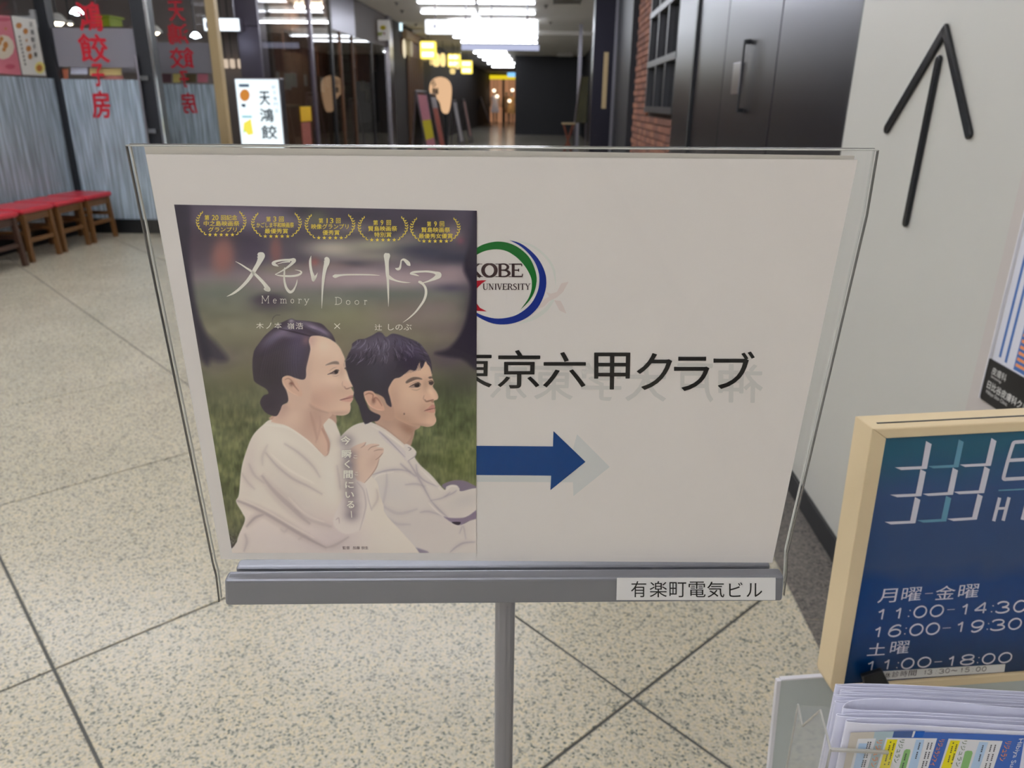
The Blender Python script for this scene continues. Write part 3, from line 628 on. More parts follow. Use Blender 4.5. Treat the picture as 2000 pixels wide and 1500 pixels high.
line(zA([(1020, 775), (1070, 740), (1110, 728)]), 1.4, (150, 122, 108), .8, .7); line(zA([(1060, 830), (1100, 838), (1140, 822)]), 1.6, (160, 130, 114), 1, .7)
poly(zA([(1205, 745), (1222, 728), (1238, 740), (1228, 752)]), (70, 56, 54), .7, .8)
line(zA([(1205, 960), (1225, 990), (1260, 985), (1290, 968)]), 2.4, (140, 100, 88), 1, .85); line(zA([(1185, 900), (1180, 940), (1200, 975)]), 2, (166, 132, 116), 1.4, .6)
poly(zA([(1150, 1128), (1220, 1100), (1270, 1078), (1305, 1070), (1318, 1080), (1300, 1100), (1230, 1118)]), (162, 112, 104), 1.1, .85); poly(zA([(1160, 1130), (1300, 1100), (1308, 1125), (1285, 1148), (1230, 1150)]), (178, 130, 118), 1.1, .7); line(zA([(1148, 1130), (1210, 1115), (1300, 1098)]), 1.8, (108, 68, 64), .7, .9)
line(zA([(1010, 1285), (900, 1250), (800, 1200), (720, 1110)]), 5, (158, 126, 112), 2.5, .6, None)
# woman: hair
poly(zA([(540, 840), (740, 820), (800, 1100), (730, 1230), (540, 1230), (440, 950)]), (185, 157, 139), 6)
HW = (62, 54, 62)
hair = zA([(1095, 420), (1060, 330), (1000, 265), (930, 200), (830, 175), (720, 160), (620, 155), (560, 135), (480, 165), (400, 205), (320, 270), (240, 340), (170, 430), (110, 520), (88, 620), (85, 720), (92, 820), (110, 900), (180, 950), (255, 995), (280, 1050), (220, 1075), (178, 1150), (200, 1220), (260, 1290), (370, 1325), (420, 1260), (450, 1190), (520, 1140), (500, 1020), (450, 930), (445, 870), (500, 828), (580, 850), (690, 880), (735, 850), (740, 740), (770, 610), (790, 500), (770, 400), (800, 350), (900, 345), (1010, 372)])
hm = mask(hair, 1.0); poly(hair, HW, 1.0)
for cx, cy, rx, ry, col, a, r in ((420, 320, 34, 8, (128, 116, 136), .75, -.5), (560, 340, 30, 6, (120, 106, 122), .7, .1), (300, 420, 24, 8, (98, 90, 110), .6, -.7), (620, 620, 20, 40, (72, 66, 84), .7, .1), (820, 240, 16, 5, (150, 136, 156), .8, .4), (940, 290, 16, 5, (126, 112, 134), .8, .5), (700, 190, 24, 4, (110, 98, 114), .6, .1), (300, 800, 40, 40, (48, 42, 46), .7, 0), (650, 420, 18, 26, (84, 74, 94), .6, .2), (740, 400, 8, 10, (118, 92, 100), .7, .3), (560, 165, 5, 4, (150, 138, 150), .9, 0), (300, 1180, 18, 18, (52, 44, 52), .7, 0)):
    blob(*zA([(cx, cy)])[0], rx, ry, col, a, r, clip=hm)
for k in range(46):
    t = k/45; x0 = 380+330*t; line(zA([(x0-40, 300+40*t), (x0-130+60*t, 480), (x0-190+110*t, 700), (x0-220+170*t, 860)]), 1.1, ((96, 88, 108) if k % 3 else (38, 32, 40)), .9, .15, hm)
for k in range(16):
    t = k/15; line(zA([(560+10*k, 170+4*k), (700+16*k, 230+5*k), (900+11*k, 330+5*k)]), 1.2, (118, 106, 126) if k % 2 else (40, 34, 44), .6, .35, hm)
line(zA([(410, 260), (560, 290), (720, 330), (800, 350)]), 3, (44, 36, 44), 1, .8, hm); line(zA([(430, 95), (380, 92), (340, 120), (328, 165), (345, 210)]), 1.2, (70, 62, 66), .6, .85)
line(zA([(775, 560), (750, 640), (725, 760)]), 1.6, (86, 68, 72), .8, .7)
ear = zA([(445, 870), (500, 832), (570, 845), (620, 900), (660, 970), (690, 1040), (690, 1080), (640, 1078), (560, 1040), (480, 970)])
poly(ear, (186, 154, 134), 1); em = mask(ear, 1)
line(zA([(480, 880), (520, 865), (560, 890), (590, 950)]), 2.4, (146, 108, 92), 1, .8, em); line(zA([(530, 930), (570, 920), (600, 960), (650, 1020)]), 3, (138, 98, 84), 1.2, .8, em); blob(*zA([(560, 930)])[0], 4, 5, (110, 76, 66), .8); line(zA([(455, 900), (490, 970), (560, 1035), (640, 1075)]), 2, (204, 176, 156), 1, .7, em)
# --- man: neck, face
mneck = zB([(460, 1140), (440, 1000), (700, 1000), (1000, 1180), (925, 1260), (910, 1340), (870, 1380), (830, 1420), (700, 1310), (560, 1200)])
mn = mask(mneck, 1.1); poly(mneck, (168, 138, 120), 1.1)
blob(*zB([(850, 1230)])[0], 24, 12, (132, 100, 84), .8, .5, clip=mn); blob(*zB([(600, 1100)])[0], 14, 20, (150, 122, 108), .6, 0, clip=mn); blob(*zB([(720, 1280)])[0], 16, 12, (176, 146, 128), .6, .6, clip=mn); line(zB([(925, 1250), (905, 1340), (840, 1415)]), 4, (140, 108, 94), 2, .6, mn)
mface = zB([(640, 1000), (620, 820), (610, 700), (680, 620), (800, 540), (950, 450), (1060, 410), (1110, 450), (1145, 540), (1150, 600), (1165, 640), (1175, 670), (1160, 715), (1205, 780), (1225, 835), (1215, 870), (1172, 888), (1180, 930), (1185, 965), (1178, 990), (1190, 1020), (1185, 1060), (1200, 1110), (1195, 1150), (1160, 1190), (1090, 1205), (1000, 1190), (900, 1190), (780, 1140), (690, 1080)])
mf = mask(mface, 1.0); poly(mface, (184, 152, 130), .9)
for cx, cy, rx, ry, col, a, r in ((1050, 520, 18, 16, (196, 166, 142), .8, .3), (760, 640, 22, 18, (186, 156, 134), .6, 0), (900, 820, 30, 22, (198, 168, 144), .7, .3), (1130, 780, 6, 18, (206, 178, 154), .85, -.6), (1090, 830, 10, 8, (192, 158, 136), .7, 0), (850, 1000, 36, 24, (178, 148, 128), .5, 0), (800, 1100, 30, 12, (156, 124, 106), .7, .4), (1130, 1140, 12, 10, (196, 164, 142), .7, 0), (1050, 1010, 10, 14, (160, 126, 108), .5, 0), (1150, 930, 8, 5, (166, 132, 114), .5, 0), (690, 880, 12, 30, (166, 134, 116), .6, 0), (1075, 690, 7, 12, (160, 126, 106), .7, 0), (1000, 1185, 26, 4, (150, 116, 100), .6, .1)):
    blob(*zB([(cx, cy)])[0], rx, ry, col, a, r, clip=mf)
poly(zB([(830, 655), (870, 620), (930, 598), (1000, 605), (1030, 628), (960, 628), (890, 655), (840, 675)]), (88, 72, 66), 1.2, .9); poly(zB([(1105, 600), (1140, 590), (1155, 610), (1120, 618)]), (88, 70, 64), 1, .9)
poly(zB([(880, 725), (930, 690), (985, 672), (1010, 690), (1005, 715), (940, 728)]), (136, 112, 102), 1, .9); poly(zB([(935, 695), (985, 678), (1000, 700), (980, 722), (945, 720)]), (42, 32, 32), .8); line(zB([(870, 720), (920, 692), (985, 668), (1015, 695)]), 2.2, (56, 42, 40), .6, .9)
line(zB([(880, 690), (940, 660), (1000, 650)]), 1.4, (140, 110, 96), .9, .6); line(zB([(900, 748), (960, 758), (1005, 738)]), 1.8, (150, 120, 104), 1, .7); poly(zB([(1110, 660), (1150, 650), (1170, 668), (1150, 695), (1120, 690)]), (52, 40, 40), .9, .9); line(zB([(1100, 655), (1140, 640), (1172, 660)]), 1.5, (60, 46, 44), .6, .9)
line(zB([(1060, 870), (1080, 895), (1130, 885), (1170, 872)]), 3, (118, 82, 70), 1, .85); poly(zB([(1130, 885), (1172, 880), (1165, 910), (1145, 905)]), (128, 92, 78), 1, .7); line(zB([(1055, 820), (1045, 860), (1062, 885)]), 2, (152, 118, 102), 1.2, .7)
poly(zB([(1058, 1008), (1110, 970), (1150, 935), (1180, 945), (1185, 975), (1120, 990)]), (166, 114, 104), 1, .85); poly(zB([(1065, 1008), (1180, 980), (1190, 1015), (1160, 1035), (1110, 1028)]), (176, 128, 114), 1, .8); line(zB([(1055, 1010), (1110, 995), (1182, 978)]), 1.9, (104, 66, 60), .7, .9)
blob(*zB([(810, 1048)])[0], 1.2, 1.6, (60, 40, 40), .9)
# man: hair
poly(zB([(420, 800), (640, 880), (690, 1110), (560, 1120), (430, 1050), (360, 900)]), (164, 132, 114), 2)
mhair = zB([(1150, 560), (1125, 480), (1095, 440), (1070, 400), (1040, 470), (1010, 490), (1000, 400), (960, 500), (930, 520), (880, 510), (840, 540), (760, 600), (690, 620), (640, 690), (615, 760), (640, 860), (655, 960), (600, 930), (560, 850), (480, 800), (420, 790), (340, 800), (320, 850), (350, 930), (380, 990), (440, 1030), (520, 1070), (490, 1130), (420, 1140), (340, 1170), (300, 1110), (280, 1040), (250, 940), (200, 840), (195, 740), (140, 620), (105, 500), (95, 420), (120, 340), (170, 240), (180, 190), (250, 140), (330, 130), (420, 90), (490, 50), (540, 60), (590, 110), (660, 70), (740, 80), (820, 110), (920, 145), (1000, 190), (1060, 260), (1110, 340), (1140, 430)])
hm2 = mask(mhair, 1.1); poly(mhair, (50, 44, 54), 1.1)
for cx, cy, rx, ry, col, a, r in ((300, 220, 30, 14, (98, 90, 106), .6, -.3), (520, 200, 26, 24, (104, 96, 114), .6, .2), (800, 190, 34, 14, (96, 88, 112), .6, .4), (980, 270, 20, 14, (88, 80, 104), .6, .7), (560, 340, 30, 24, (82, 76, 88), .5, 0), (900, 380, 26, 20, (44, 34, 58), .7, .4), (450, 560, 26, 24, (62, 60, 72), .6, 0), (350, 700, 22, 30, (46, 44, 50), .6, 0), (400, 1080, 18, 8, (52, 46, 54), .5, 0)):
    blob(*zB([(cx, cy)])[0], rx, ry, col, a, r, clip=hm2)
r5 = random.Random(5)
for k in range(120):
    x = 150+r5.random()*880; y = 90+r5.random()*260+abs(x-560)*.12; L_ = 60+r5.random()*80; an = math.atan2(1, (x-560)/420)+r5.uniform(-.5, .5)
    line(zB([(x, y), (x+L_*.5*math.cos(an)+12, y+L_*.5*math.sin(an)), (x+L_*math.cos(an), y+L_*math.sin(an))]), 1.5, (130, 122, 142) if k % 2 else (30, 24, 34), .6, .45, hm2)
for k in range(26):
    x = 760+14*k; line(zB([(x-40, 360), (x-30+k, 440), (x-60+2*k, 560-4*abs(k-8))]), 1.4, (38, 30, 46), .6, .6, None if k < 20 else hm2)
for k in range(8): line(zB([(310+14*k, 1080), (320+10*k, 1140), (335+4*k, 1180-8*k)]), 1.3, (50, 44, 54), .6, .7)
mear = zB([(315, 800), (350, 768), (420, 770), (470, 820), (530, 900), (570, 980), (560, 1008), (500, 1005), (420, 970), (360, 920)])
poly(mear, (182, 146, 126), 1); em = mask(mear, 1)
line(zB([(335, 815), (380, 795), (430, 815), (420, 880)]), 3, (134, 94, 80), 1, .8, em); line(zB([(420, 890), (460, 850), (500, 880), (540, 950)]), 3.4, (140, 98, 84), 1.2, .8, em); blob(*zB([(440, 890)])[0], 4, 6, (104, 68, 58), .7, .3); line(zB([(330, 830), (370, 920), (450, 985), (540, 1000)]), 2.2, (200, 168, 148), 1, .7, em)
# man: collar
poly(zD([(555, 120), (640, 190), (760, 275), (835, 330), (855, 430), (760, 340), (640, 240), (575, 170)]), (186, 176, 172), 1.2); line(zD([(560, 125), (680, 235), (840, 400)]), 2.4, (142, 130, 134), 1, .7); line(zD([(640, 150), (760, 235), (845, 300)]), 2, (206, 197, 186), 1, .6)
poly(zD([(835, 270), (865, 258), (930, 300), (962, 345), (950, 385), (900, 420), (860, 440), (845, 340)]), (190, 181, 174), 1.1); line(zD([(870, 292), (905, 310), (880, 330)]), 2, (110, 98, 100), .8, .8); line(zD([(960, 350), (945, 392), (870, 440)]), 2.4, (146, 134, 136), 1, .7)
# hand on the man's shoulder
hand = zD([(230, 340), (290, 280), (380, 245), (415, 238), (400, 275), (470, 255), (540, 258), (560, 272), (530, 290), (600, 300), (608, 335), (598, 360), (560, 420), (540, 500), (490, 580), (430, 640), (395, 680), (330, 660), (280, 560), (255, 440)])
poly(hand, (190, 166, 150), 1.2); hd = mask(hand, 1)
blob(*zD([(330, 480)])[0], 12, 20, (196, 172, 152), .6, clip=hd); blob(*zD([(500, 430)])[0], 10, 18, (176, 148, 132), .6, .5, clip=hd)
for P in ([(360, 300), (400, 270), (415, 240)], [(440, 325), (480, 290), (560, 270)], [(500, 335), (550, 320), (605, 320)], [(520, 430), (560, 400), (600, 355)], [(400, 680), (470, 600), (530, 510), (560, 420)]): line(zD(P), 2, (144, 112, 98), 1, .75)
poly(zD([(300, 690), (330, 655), (400, 690), (425, 760), (440, 850), (415, 1000), (395, 1100), (330, 1200), (180, 1230), (60, 1100), (180, 820)]), (194, 183, 176), 2.5); line(zD([(320, 670), (390, 760), (415, 900), (400, 1010), (350, 1190)]), 3, (152, 138, 136), 1.6, .5); line(zD([(420, 740), (450, 880), (480, 980)]), 2.5, (156, 144, 144), 1.4, .5)
line(zD([(90, 1080), (120, 1060), (130, 1120)]), 2.5, (150, 130, 128), 1.2, .5)
# soft dark glow behind the vertical catch line
for cx, cy in ((677, 860), (683, 888), (682, 908), (684, 928), (684, 950), (686, 968), (688, 987), (687, 1005)):
    blob(cx, cy, 14, 12, (108, 96, 102), .75)
# --- build the picture as a fine grid with a colour attribute
C = np.clip(C, 0, 255)/255.0
PK = 1.73
CL = np.where(C <= 0.04045, C/12.92, ((C+0.055)/1.055)**2.4)*PK
flyer = thing('film_flyer', 'film flyer showing a woman and young man in white, over the white sheet', 'flyer', SG)
me = bpy.data.meshes.new('picture')
co = np.concatenate([LA.reshape(-1, 2), np.full((NX*NY, 1), PH)], 1)
idx = np.arange(NX*NY).reshape(NY, NX)
qd = np.stack([idx[:-1, :-1], idx[:-1, 1:], idx[1:, 1:], idx[1:, :-1]], -1).reshape(-1, 4)
me.vertices.add(len(co)); me.vertices.foreach_set('co', co.astype(np.float32).ravel())
me.loops.add(qd.size); me.loops.foreach_set('vertex_index', qd.astype(np.int32).ravel())
me.polygons.add(len(qd)); me.polygons.foreach_set('loop_start', np.arange(0, qd.size, 4, dtype=np.int32)); me.polygons.foreach_set('loop_total', np.full(len(qd), 4, np.int32))
me.update(calc_edges=True)
at_ = me.color_attributes.new('print', 'FLOAT_COLOR', 'POINT')
at_.data.foreach_set('color', np.concatenate([CL.reshape(-1, 3), np.ones((NX*NY, 1))], 1).astype(np.float32).ravel())
m, nt, N_, L_, b_ = nodes('printed_picture')
an = N_.new('ShaderNodeAttribute'); an.attribute_name = 'print'; L_.new(an.outputs['Color'], b_.inputs['Base Color']); b_.inputs['Roughness'].default_value = .45; b_.inputs['Specular IOR Level'].default_value = .3
me.materials.append(m)
pic = bpy.data.objects.new('picture', me); COL.objects.link(pic); pic.parent = flyer
MB(SG).prism(PT, 0.00035, PH-.0001).build('flyer_paper', M['paper'], flyer)
# --- lettering on the flyer
M['gold'] = pm('gold_print', S(250, 224, 92), .5, spec=.3)
M['cream'] = pm('cream_print', S(250, 246, 232), .5, spec=.3)
M['mauve'] = pm('mauve_print', S(110, 84, 88), .5, spec=.3)
LH = PH+.0002
def fl(): return Ink(SG, LH)
t1 = lambda P: [(430+x*.115, 480+y*.115, w_*.128) for x, y, w_ in P]
t2 = lambda P: [(640+x*.12, 480+y*.12, w_*.133) for x, y, w_ in P]
title = [t1([(640, 130, 30), (690, 165, 120), (690, 210, 95), (650, 300, 70), (590, 400, 62), (540, 490, 55), (450, 610, 48), (330, 730, 40), (220, 810, 30), (112, 862, 4)]),
         t1([(258, 266, 4), (350, 315, 18), (450, 380, 26), (540, 440, 34), (620, 510, 42), (700, 590, 48), (760, 660, 54), (800, 720, 70), (830, 750, 60), (850, 765, 20)]), t1([(740, 730, 12), (775, 740, 50), (830, 760, 40)]),
         t1([(995, 352, 4), (940, 325, 40), (900, 300, 48), (940, 268, 36), (1050, 245, 30), (1180, 240, 34), (1255, 245, 60), (1220, 300, 44), (1150, 360, 30), (1060, 420, 22), (980, 465, 16), (935, 485, 10)]), t1([(970, 310, 6), (1080, 280, 16), (1190, 270, 24)]),
         t1([(930, 486, 8), (1000, 505, 20), (1100, 515, 30), (1220, 515, 32), (1330, 495, 34), (1380, 455, 26), (1350, 425, 16), (1270, 408, 4)]),
         t1([(1095, 370, 16), (1090, 460, 24), (1088, 560, 28), (1105, 660, 34), (1135, 735, 40), (1185, 785, 44), (1235, 765, 36), (1275, 700, 24), (1300, 630, 18), (1308, 570, 4)]),
         t1([(1545, 170, 4), (1530, 250, 34), (1532, 340, 38), (1550, 440, 42), (1575, 520, 56), (1585, 580, 52), (1600, 600, 20)]), t1([(1590, 590, 30), (1620, 530, 34), (1640, 490, 16), (1655, 455, 3)]),
         t1([(1770, 225, 30), (1805, 235, 90), (1810, 290, 84), (1785, 370, 62), (1765, 470, 50), (1752, 570, 44), (1742, 680, 34), (1735, 800, 24), (1730, 920, 16), (1726, 1065, 3)]),
         t2([(80, 495, 14), (120, 495, 54), (190, 482, 34), (300, 472, 24), (500, 470, 22), (700, 473, 18), (850, 482, 3)]),
         t2([(968, 120, 60), (965, 160, 94), (962, 240, 66), (966, 340, 54), (972, 450, 50), (980, 560, 36), (984, 700, 28), (988, 850, 18), (989, 990, 3)]),
         t2([(985, 470, 20), (1005, 515, 50), (1080, 555, 28), (1160, 580, 22), (1260, 596, 16), (1350, 598, 3)]),
         t2([(1098, 365, 6), (1140, 380, 40), (1175, 360, 34), (1190, 290, 20), (1200, 240, 22), (1240, 225, 34), (1290, 265, 54), (1320, 300, 52), (1345, 325, 10)]),
         t2([(1490, 492, 4), (1420, 470, 26), (1345, 455, 16), (1400, 430, 32), (1520, 420, 28), (1640, 420, 30), (1750, 440, 40), (1805, 475, 90), (1760, 520, 60), (1680, 560, 32), (1600, 590, 20), (1540, 605, 12)]),
         t2([(1475, 585, 24), (1510, 595, 40), (1560, 635, 34), (1595, 700, 36), (1598, 790, 38), (1565, 890, 34), (1500, 990, 30), (1420, 1090, 24), (1320, 1180, 16), (1222, 1250, 3)])]
for grp in ([0, 1, 2], [3, 4, 5, 6], [7, 8, 9], [10], [11, 12, 13], [14, 15]):
    I = fl()
    for k in grp: I.stroke(title[k])
    I.build('title_letter', M['cream'], flyer)
def lower_serif(I, word, xs, yb, hx, wt=.9):
    """thin typewriter-like letters; xs = (left, right) of each, yb = baseline, hx = x-height"""
    cap = hx*1.75
    for c, (x0, x1) in zip(word, xs):
        w_ = x1-x0; X = lambda a: x0+a*w_
        st = {'M': [[(.12, 0), (.12, 1)], [(.12, 1), (.5, .25)], [(.5, .25), (.88, 1)], [(.88, 1), (.88, 0)]], 'D': [[(.2, 0), (.2, 1)], [(0, 1), (.5, 1), (.9, .78), (.95, .5), (.9, .22), (.5, 0), (0, 0)]],
              'e': [[(.05, .55), (.9, .55), (.85, .85), (.5, 1), (.12, .8), (.05, .45), (.2, .1), (.55, 0), (.92, .15)]], 'o': [[(.5, 1), (.12, .82), (.05, .5), (.12, .18), (.5, 0), (.88, .18), (.95, .5), (.88, .82), (.5, 1)]],
              'm': [[(.12, 0), (.12, 1)], [(.12, .8), (.3, 1), (.48, .85), (.5, 0)], [(.5, .8), (.68, 1), (.86, .85), (.88, 0)]], 'r': [[(.3, 0), (.3, 1)], [(.3, .65), (.5, .95), (.9, .95), (.9, .75)]],
              'y': [[(.1, 1), (.5, .05)], [(.92, 1), (.5, .05), (.3, -.4), (.05, -.5)]]}[c]
        sf = {'M': [(.12, 0), (.12, 1), (.88, 0), (.88, 1)], 'm': [(.12, 0), (.5, 0), (.88, 0), (.05, 1)], 'r': [(.3, 0), (.2, 1)], 'y': [(.1, 1), (.9, 1)]}.get(c, [])
        H_ = cap if c in 'MD' else hx
        for s_ in st:
            if len(s_) == 2: I.stroke([(X(a), yb-b*H_, wt) for a, b in s_])
            else: I.stroke([(X(a), yb-b*H_, wt) for a, b in s_])
        for a, b in sf: I.stroke([(X(a)-1.6, yb-b*H_, .8), (X(a)+1.6, yb-b*H_, .8)])
I = fl(); lower_serif(I, 'Memory', [(510.5, 526), (533.5, 540), (547.5, 560), (568, 574), (582, 589), (594.5, 603.5)], 592, 8); I.build('subtitle', M['cream'], flyer)
I = fl(); lower_serif(I, 'Door', [(654, 667.5), (676, 684), (693, 701), (711, 717)], 594.5, 7.8); I.build('subtitle', M['cream'], flyer)
for body, x0, x1, y0, y1 in (('木', 500.5, 515, 630, 642), ('ノ', 520, 530, 630, 642), ('本', 536, 550, 630, 642), ('嶺', 561, 575, 631, 643), ('浩', 577.5, 592, 630, 643), ('辻', 732, 746, 633, 645), ('しのぶ', 758, 804, 633, 645)):
    fl().line(body, x0, x1, y0, y1).build('cast_name', M['cream'], flyer)
I = fl(); I.stroke([(653, 632, 1.4), (664, 642, 1.4)]); I.stroke([(664, 632, 1.4), (653, 642, 1.4)]); I.build('cross_mark', M['cream'], flyer)
I = fl()
for ch, x0, x1, y0, y1 in (('今', 666, 684, 852, 868), ('瞬', 668, 686, 879, 894), ('く', 673.5, 683, 899, 914), ('間', 671.5, 688.5, 919, 934), ('に', 674.5, 690.5, 941, 953), ('い', 675, 691, 961, 972), ('る', 678, 691.5, 979, 992)): I.line(ch, x0, x1, y0, y1, .026)
I.stroke([(686, 998, 1.6), (687, 1011, 1.6)]); I.line('こ', 690.5, 698, 889, 895).line('こ', 693, 699.5, 922, 928)
I.build('catch_line', M['cream'], flyer)
I = fl(); I.line('監督', 669, 683, 1067, 1073).line('加藤', 689, 703, 1067, 1073).line('悦生', 706, 719.5, 1067, 1073); I.build('credit_line', M['mauve'], flyer)
aw = [(432, 438, ('第', 399.5, 408.5), ('20', 414, 426.5), ('回記念', 432, 463), '中之島映画祭', 398, 467.5, 'グランプリ', 407, 462),
      (540, 441, ('第', 520, 528.5), ('3', 534, 539.5), ('回', 545, 554), 'かごしま平和映画祭', 501, 574, '最優秀賞', 517, 562.5),
      (644.5, 444, ('第', 622.5, 631), ('13', 638, 651), ('回', 656.5, 665), '映像グランプリ', 608, 680.5, '優秀賞', 630, 663),
      (748, 448, ('第', 729, 738), ('9', 743.5, 748.5), ('回', 755, 763.5), '賢島映画祭', 719, 775.5, '特別賞', 731, 764.5),
      (850, 450.5, ('第', 834, 842), ('9', 848, 853), ('回', 859, 867.5), '賢島映画祭', 823, 879, '最優秀女優賞', 818, 884)]
for k, (cx, cy, a, b, c, l2, x20, x21, l3, x30, x31) in enumerate(aw):
    I = fl()
    for s_, x0, x1 in (a, b, c): I.line(s_, x0, x1, cy-18, cy-8, .012)
    I.line(l2, x20, x21, cy-6.5, cy+3.5, .012); I.line(l3, x30, x31, cy+5.5, cy+15, .012)
    I.build('award_lettering', M['gold'], flyer)
    I = fl()
    for j in range(5):
        x, y = cx+(j-2)*11, cy+20.5
        P = [(x+(4.2 if i % 2 == 0 else 1.8)*math.sin(i*math.pi/5), y-(4.2 if i % 2 == 0 else 1.8)*math.cos(i*math.pi/5)) for i in range(10)]
        for i in range(10): I.poly([(x, y), P[i], P[(i+1) % 10]])
    I.build('award_stars', M['gold'], flyer)
    for sd in (-1, 1):
        I = fl()
        for j in range(9):
            t = -0.95+1.85*j/8; bx, by = cx+sd*(47-17*t*t*(1.0 if t > 0 else .65)), cy+22*t
            for dr in (-1, 1):
                an = math.atan2(-1, sd*(-.35-1.1*t)*1.0) + dr*.75
                lx, ly = math.cos(an), math.sin(an); L0 = 5.2
                I.stroke([(bx, by, .3), (bx+lx*L0*.5, by+ly*L0*.5, 2.2), (bx+lx*L0, by+ly*L0, .3)])
        I.build('laurel_branch', M['gold'], flyer)
# ================================================================== CLINIC SIGN ON THE RIGHT, LEAFLETS, WALL ARROW
def rayv(u, v): return rt*((u-1000)/FPX) + dn*((v-750)/FPX) + fw
def tilted(u0, v0, depth, vp, lower):
    """plane through a pixel at a depth; vp = vanishing pixel of its right direction; lower = pixel further down its left edge"""
    o = CAM + rayv(u0, v0)*depth
    x = rayv(*vp); x = x/np.linalg.norm(x)
    mm = np.cross(rayv(u0, v0), rayv(*lower)); y = np.cross(mm, x); y = y/np.linalg.norm(y)
    if y[2] < 0: y = -y
    return Fr(o, x, y, np.cross(x, y))
CP = tilted(1731, 857, 0.78, (23500, -275), (1648, 1340))      # origin: upper left inner corner of the blue panel
M['beige'] = pm('beige_plastic', S(226, 204, 164), 0.42, noise=.03, scale=14)
M['frost'] = clear('frosted_acrylic', tint=(.95, .97, .97, 1), haze=.72, hazecol=S(205, 212, 210), gain=.6, rough=.3)
M['frost_edge'] = pm('frosted_edge', S(226, 224, 228), .3)
M['panel_white'] = pm('panel_white_print', S(216, 214, 224), .4)
M['panel_teal'] = pm('panel_teal_print', S(98, 152, 176), .4)
m, nt, N_, L_, b_ = nodes('blue_panel')
g = N_.new('ShaderNodeTexCoord'); sp = N_.new('ShaderNodeSeparateXYZ'); cr = N_.new('ShaderNodeValToRGB'); mp = N_.new('ShaderNodeMapRange'); nz = N_.new('ShaderNodeTexNoise'); nz.inputs['Scale'].default_value = 14
mul = N_.new('ShaderNodeMath'); mul.operation = 'MULTIPLY_ADD'; mul.inputs[1].default_value = .05
mp.inputs['From Min'].default_value = -0.29; mp.inputs['From Max'].default_value = 0.02
L_.new(g.outputs['Object'], sp.inputs[0]); L_.new(g.outputs['Object'], nz.inputs['Vector']); L_.new(nz.outputs['Fac'], mul.inputs[0]); L_.new(sp.outputs['Y'], mul.inputs[2]); L_.new(mul.outputs[0], mp.inputs['Value']); L_.new(mp.outputs[0], cr.inputs[0])
e = cr.color_ramp.elements; e[0].position = 0; e[0].color = S(2, 44, 84); e[1].position = .22; e[1].color = S(8, 58, 118)
for p_, c_ in ((.42, S(10, 62, 124)), (.5, S(48, 74, 116)), (.8, S(48, 78, 126)), (.97, S(30, 92, 118))):
    x_ = e.new(p_); x_.color = c_
L_.new(cr.outputs[0], b_.inputs['Base Color']); b_.inputs['Roughness'].default_value = .22
M['bluepanel'] = m
clinic = thing('clinic_signboard', 'beige framed blue clinic opening-hours sign standing by the white wall', 'signboard', CP)
T = 0.035
cw = 0.42
ax0, ay0 = CP.px(1704, 838); bx0 = (CP.px(1633, 1337)[0]+ax0)/2
ih = -CP.px(1650, 1341)[1]
fx = CP.px(1704, 838)[0]; fy = CP.px(1704, 838)[1]; by = -ih-0.012
R_ = 0.016
left = [(fx, fy), (fx, by+R_)] + [(fx+R_-R_*math.cos(t), by+R_-R_*math.sin(t)) for t in (.4, .8, 1.2, 1.57)] + [(0, by), (0, 0)]
fr_ = MB(CP).prism(left[::-1], -T, 0).build('frame_bar', M['beige'], clinic, bevel=.0015)
MB(CP).prism([(fx, fy), (0, 0), (cw, 0), (cw-fx, fy)], -T, 0).build('frame_bar', M['beige'], clinic, bevel=.0015)
MB(CP).prism([(0, -ih), (0, by), (cw, by), (cw, -ih)], -T, 0.0).build('frame_bar', M['beige'], clinic, bevel=.0015)
MB(CP).prism([(cw, 0), (cw, by), (cw-fx, by), (cw-fx, fy)], -T, 0).build('frame_bar', M['beige'], clinic, bevel=.0015)
MB(CP).box(fx+.012, cw-fx-.02, fy-.001, fy+.0003, -T*.42, -T*.34).build('insert_slot', M['darkframe'], clinic)
MB(CP).box(-.002, cw+.002, -ih-.002, .002, -.012, -.004).build('blue_panel', M['bluepanel'], clinic)
HP = -.0037
z1_ = lambda P: [(1700+x*.15, 840+y*.15) for x, y in P]
logo = [(0, [(725, 143), (797, 183), (735, 505), (400, 520), (318, 485), (668, 470)]), (1, [(1152, 122), (1215, 155), (1147, 485), (820, 498), (750, 470), (1083, 452)]), (0, [(1575, 103), (1642, 143), (1568, 465), (1233, 480), (1165, 450), (1500, 432)]),
        (0, [(652, 510), (723, 545), (662, 860), (350, 875), (255, 842), (590, 828)]), (0, [(1072, 490), (1140, 525), (1075, 842), (755, 858), (680, 830), (1005, 808)]), (0, [(1485, 472), (1555, 510), (1480, 820), (1155, 835), (1085, 803), (1412, 785)]),
        (0, [(580, 872), (650, 908), (585, 1212), (265, 1228), (188, 1195), (518, 1182)]), (1, [(985, 855), (1053, 888), (988, 1188), (690, 1205), (605, 1175), (922, 1158)]), (0, [(1397, 830), (1462, 862), (1385, 1165), (1080, 1185), (1000, 1155), (1325, 1135)])]
for teal, P in logo:
    Q = z1_(P); I = Ink(CP, HP); I.poly([Q[0], Q[1], Q[2], Q[5]]); I.poly([Q[5], Q[2], Q[3], Q[4]])
    I.build('logo_chevron', M['panel_teal' if teal else 'panel_white'], clinic)
I = Ink(CP, HP)
zz = lambda P: [(1700+x*.15, 840+y*.15, w_*.15) for x, y, w_ in P]
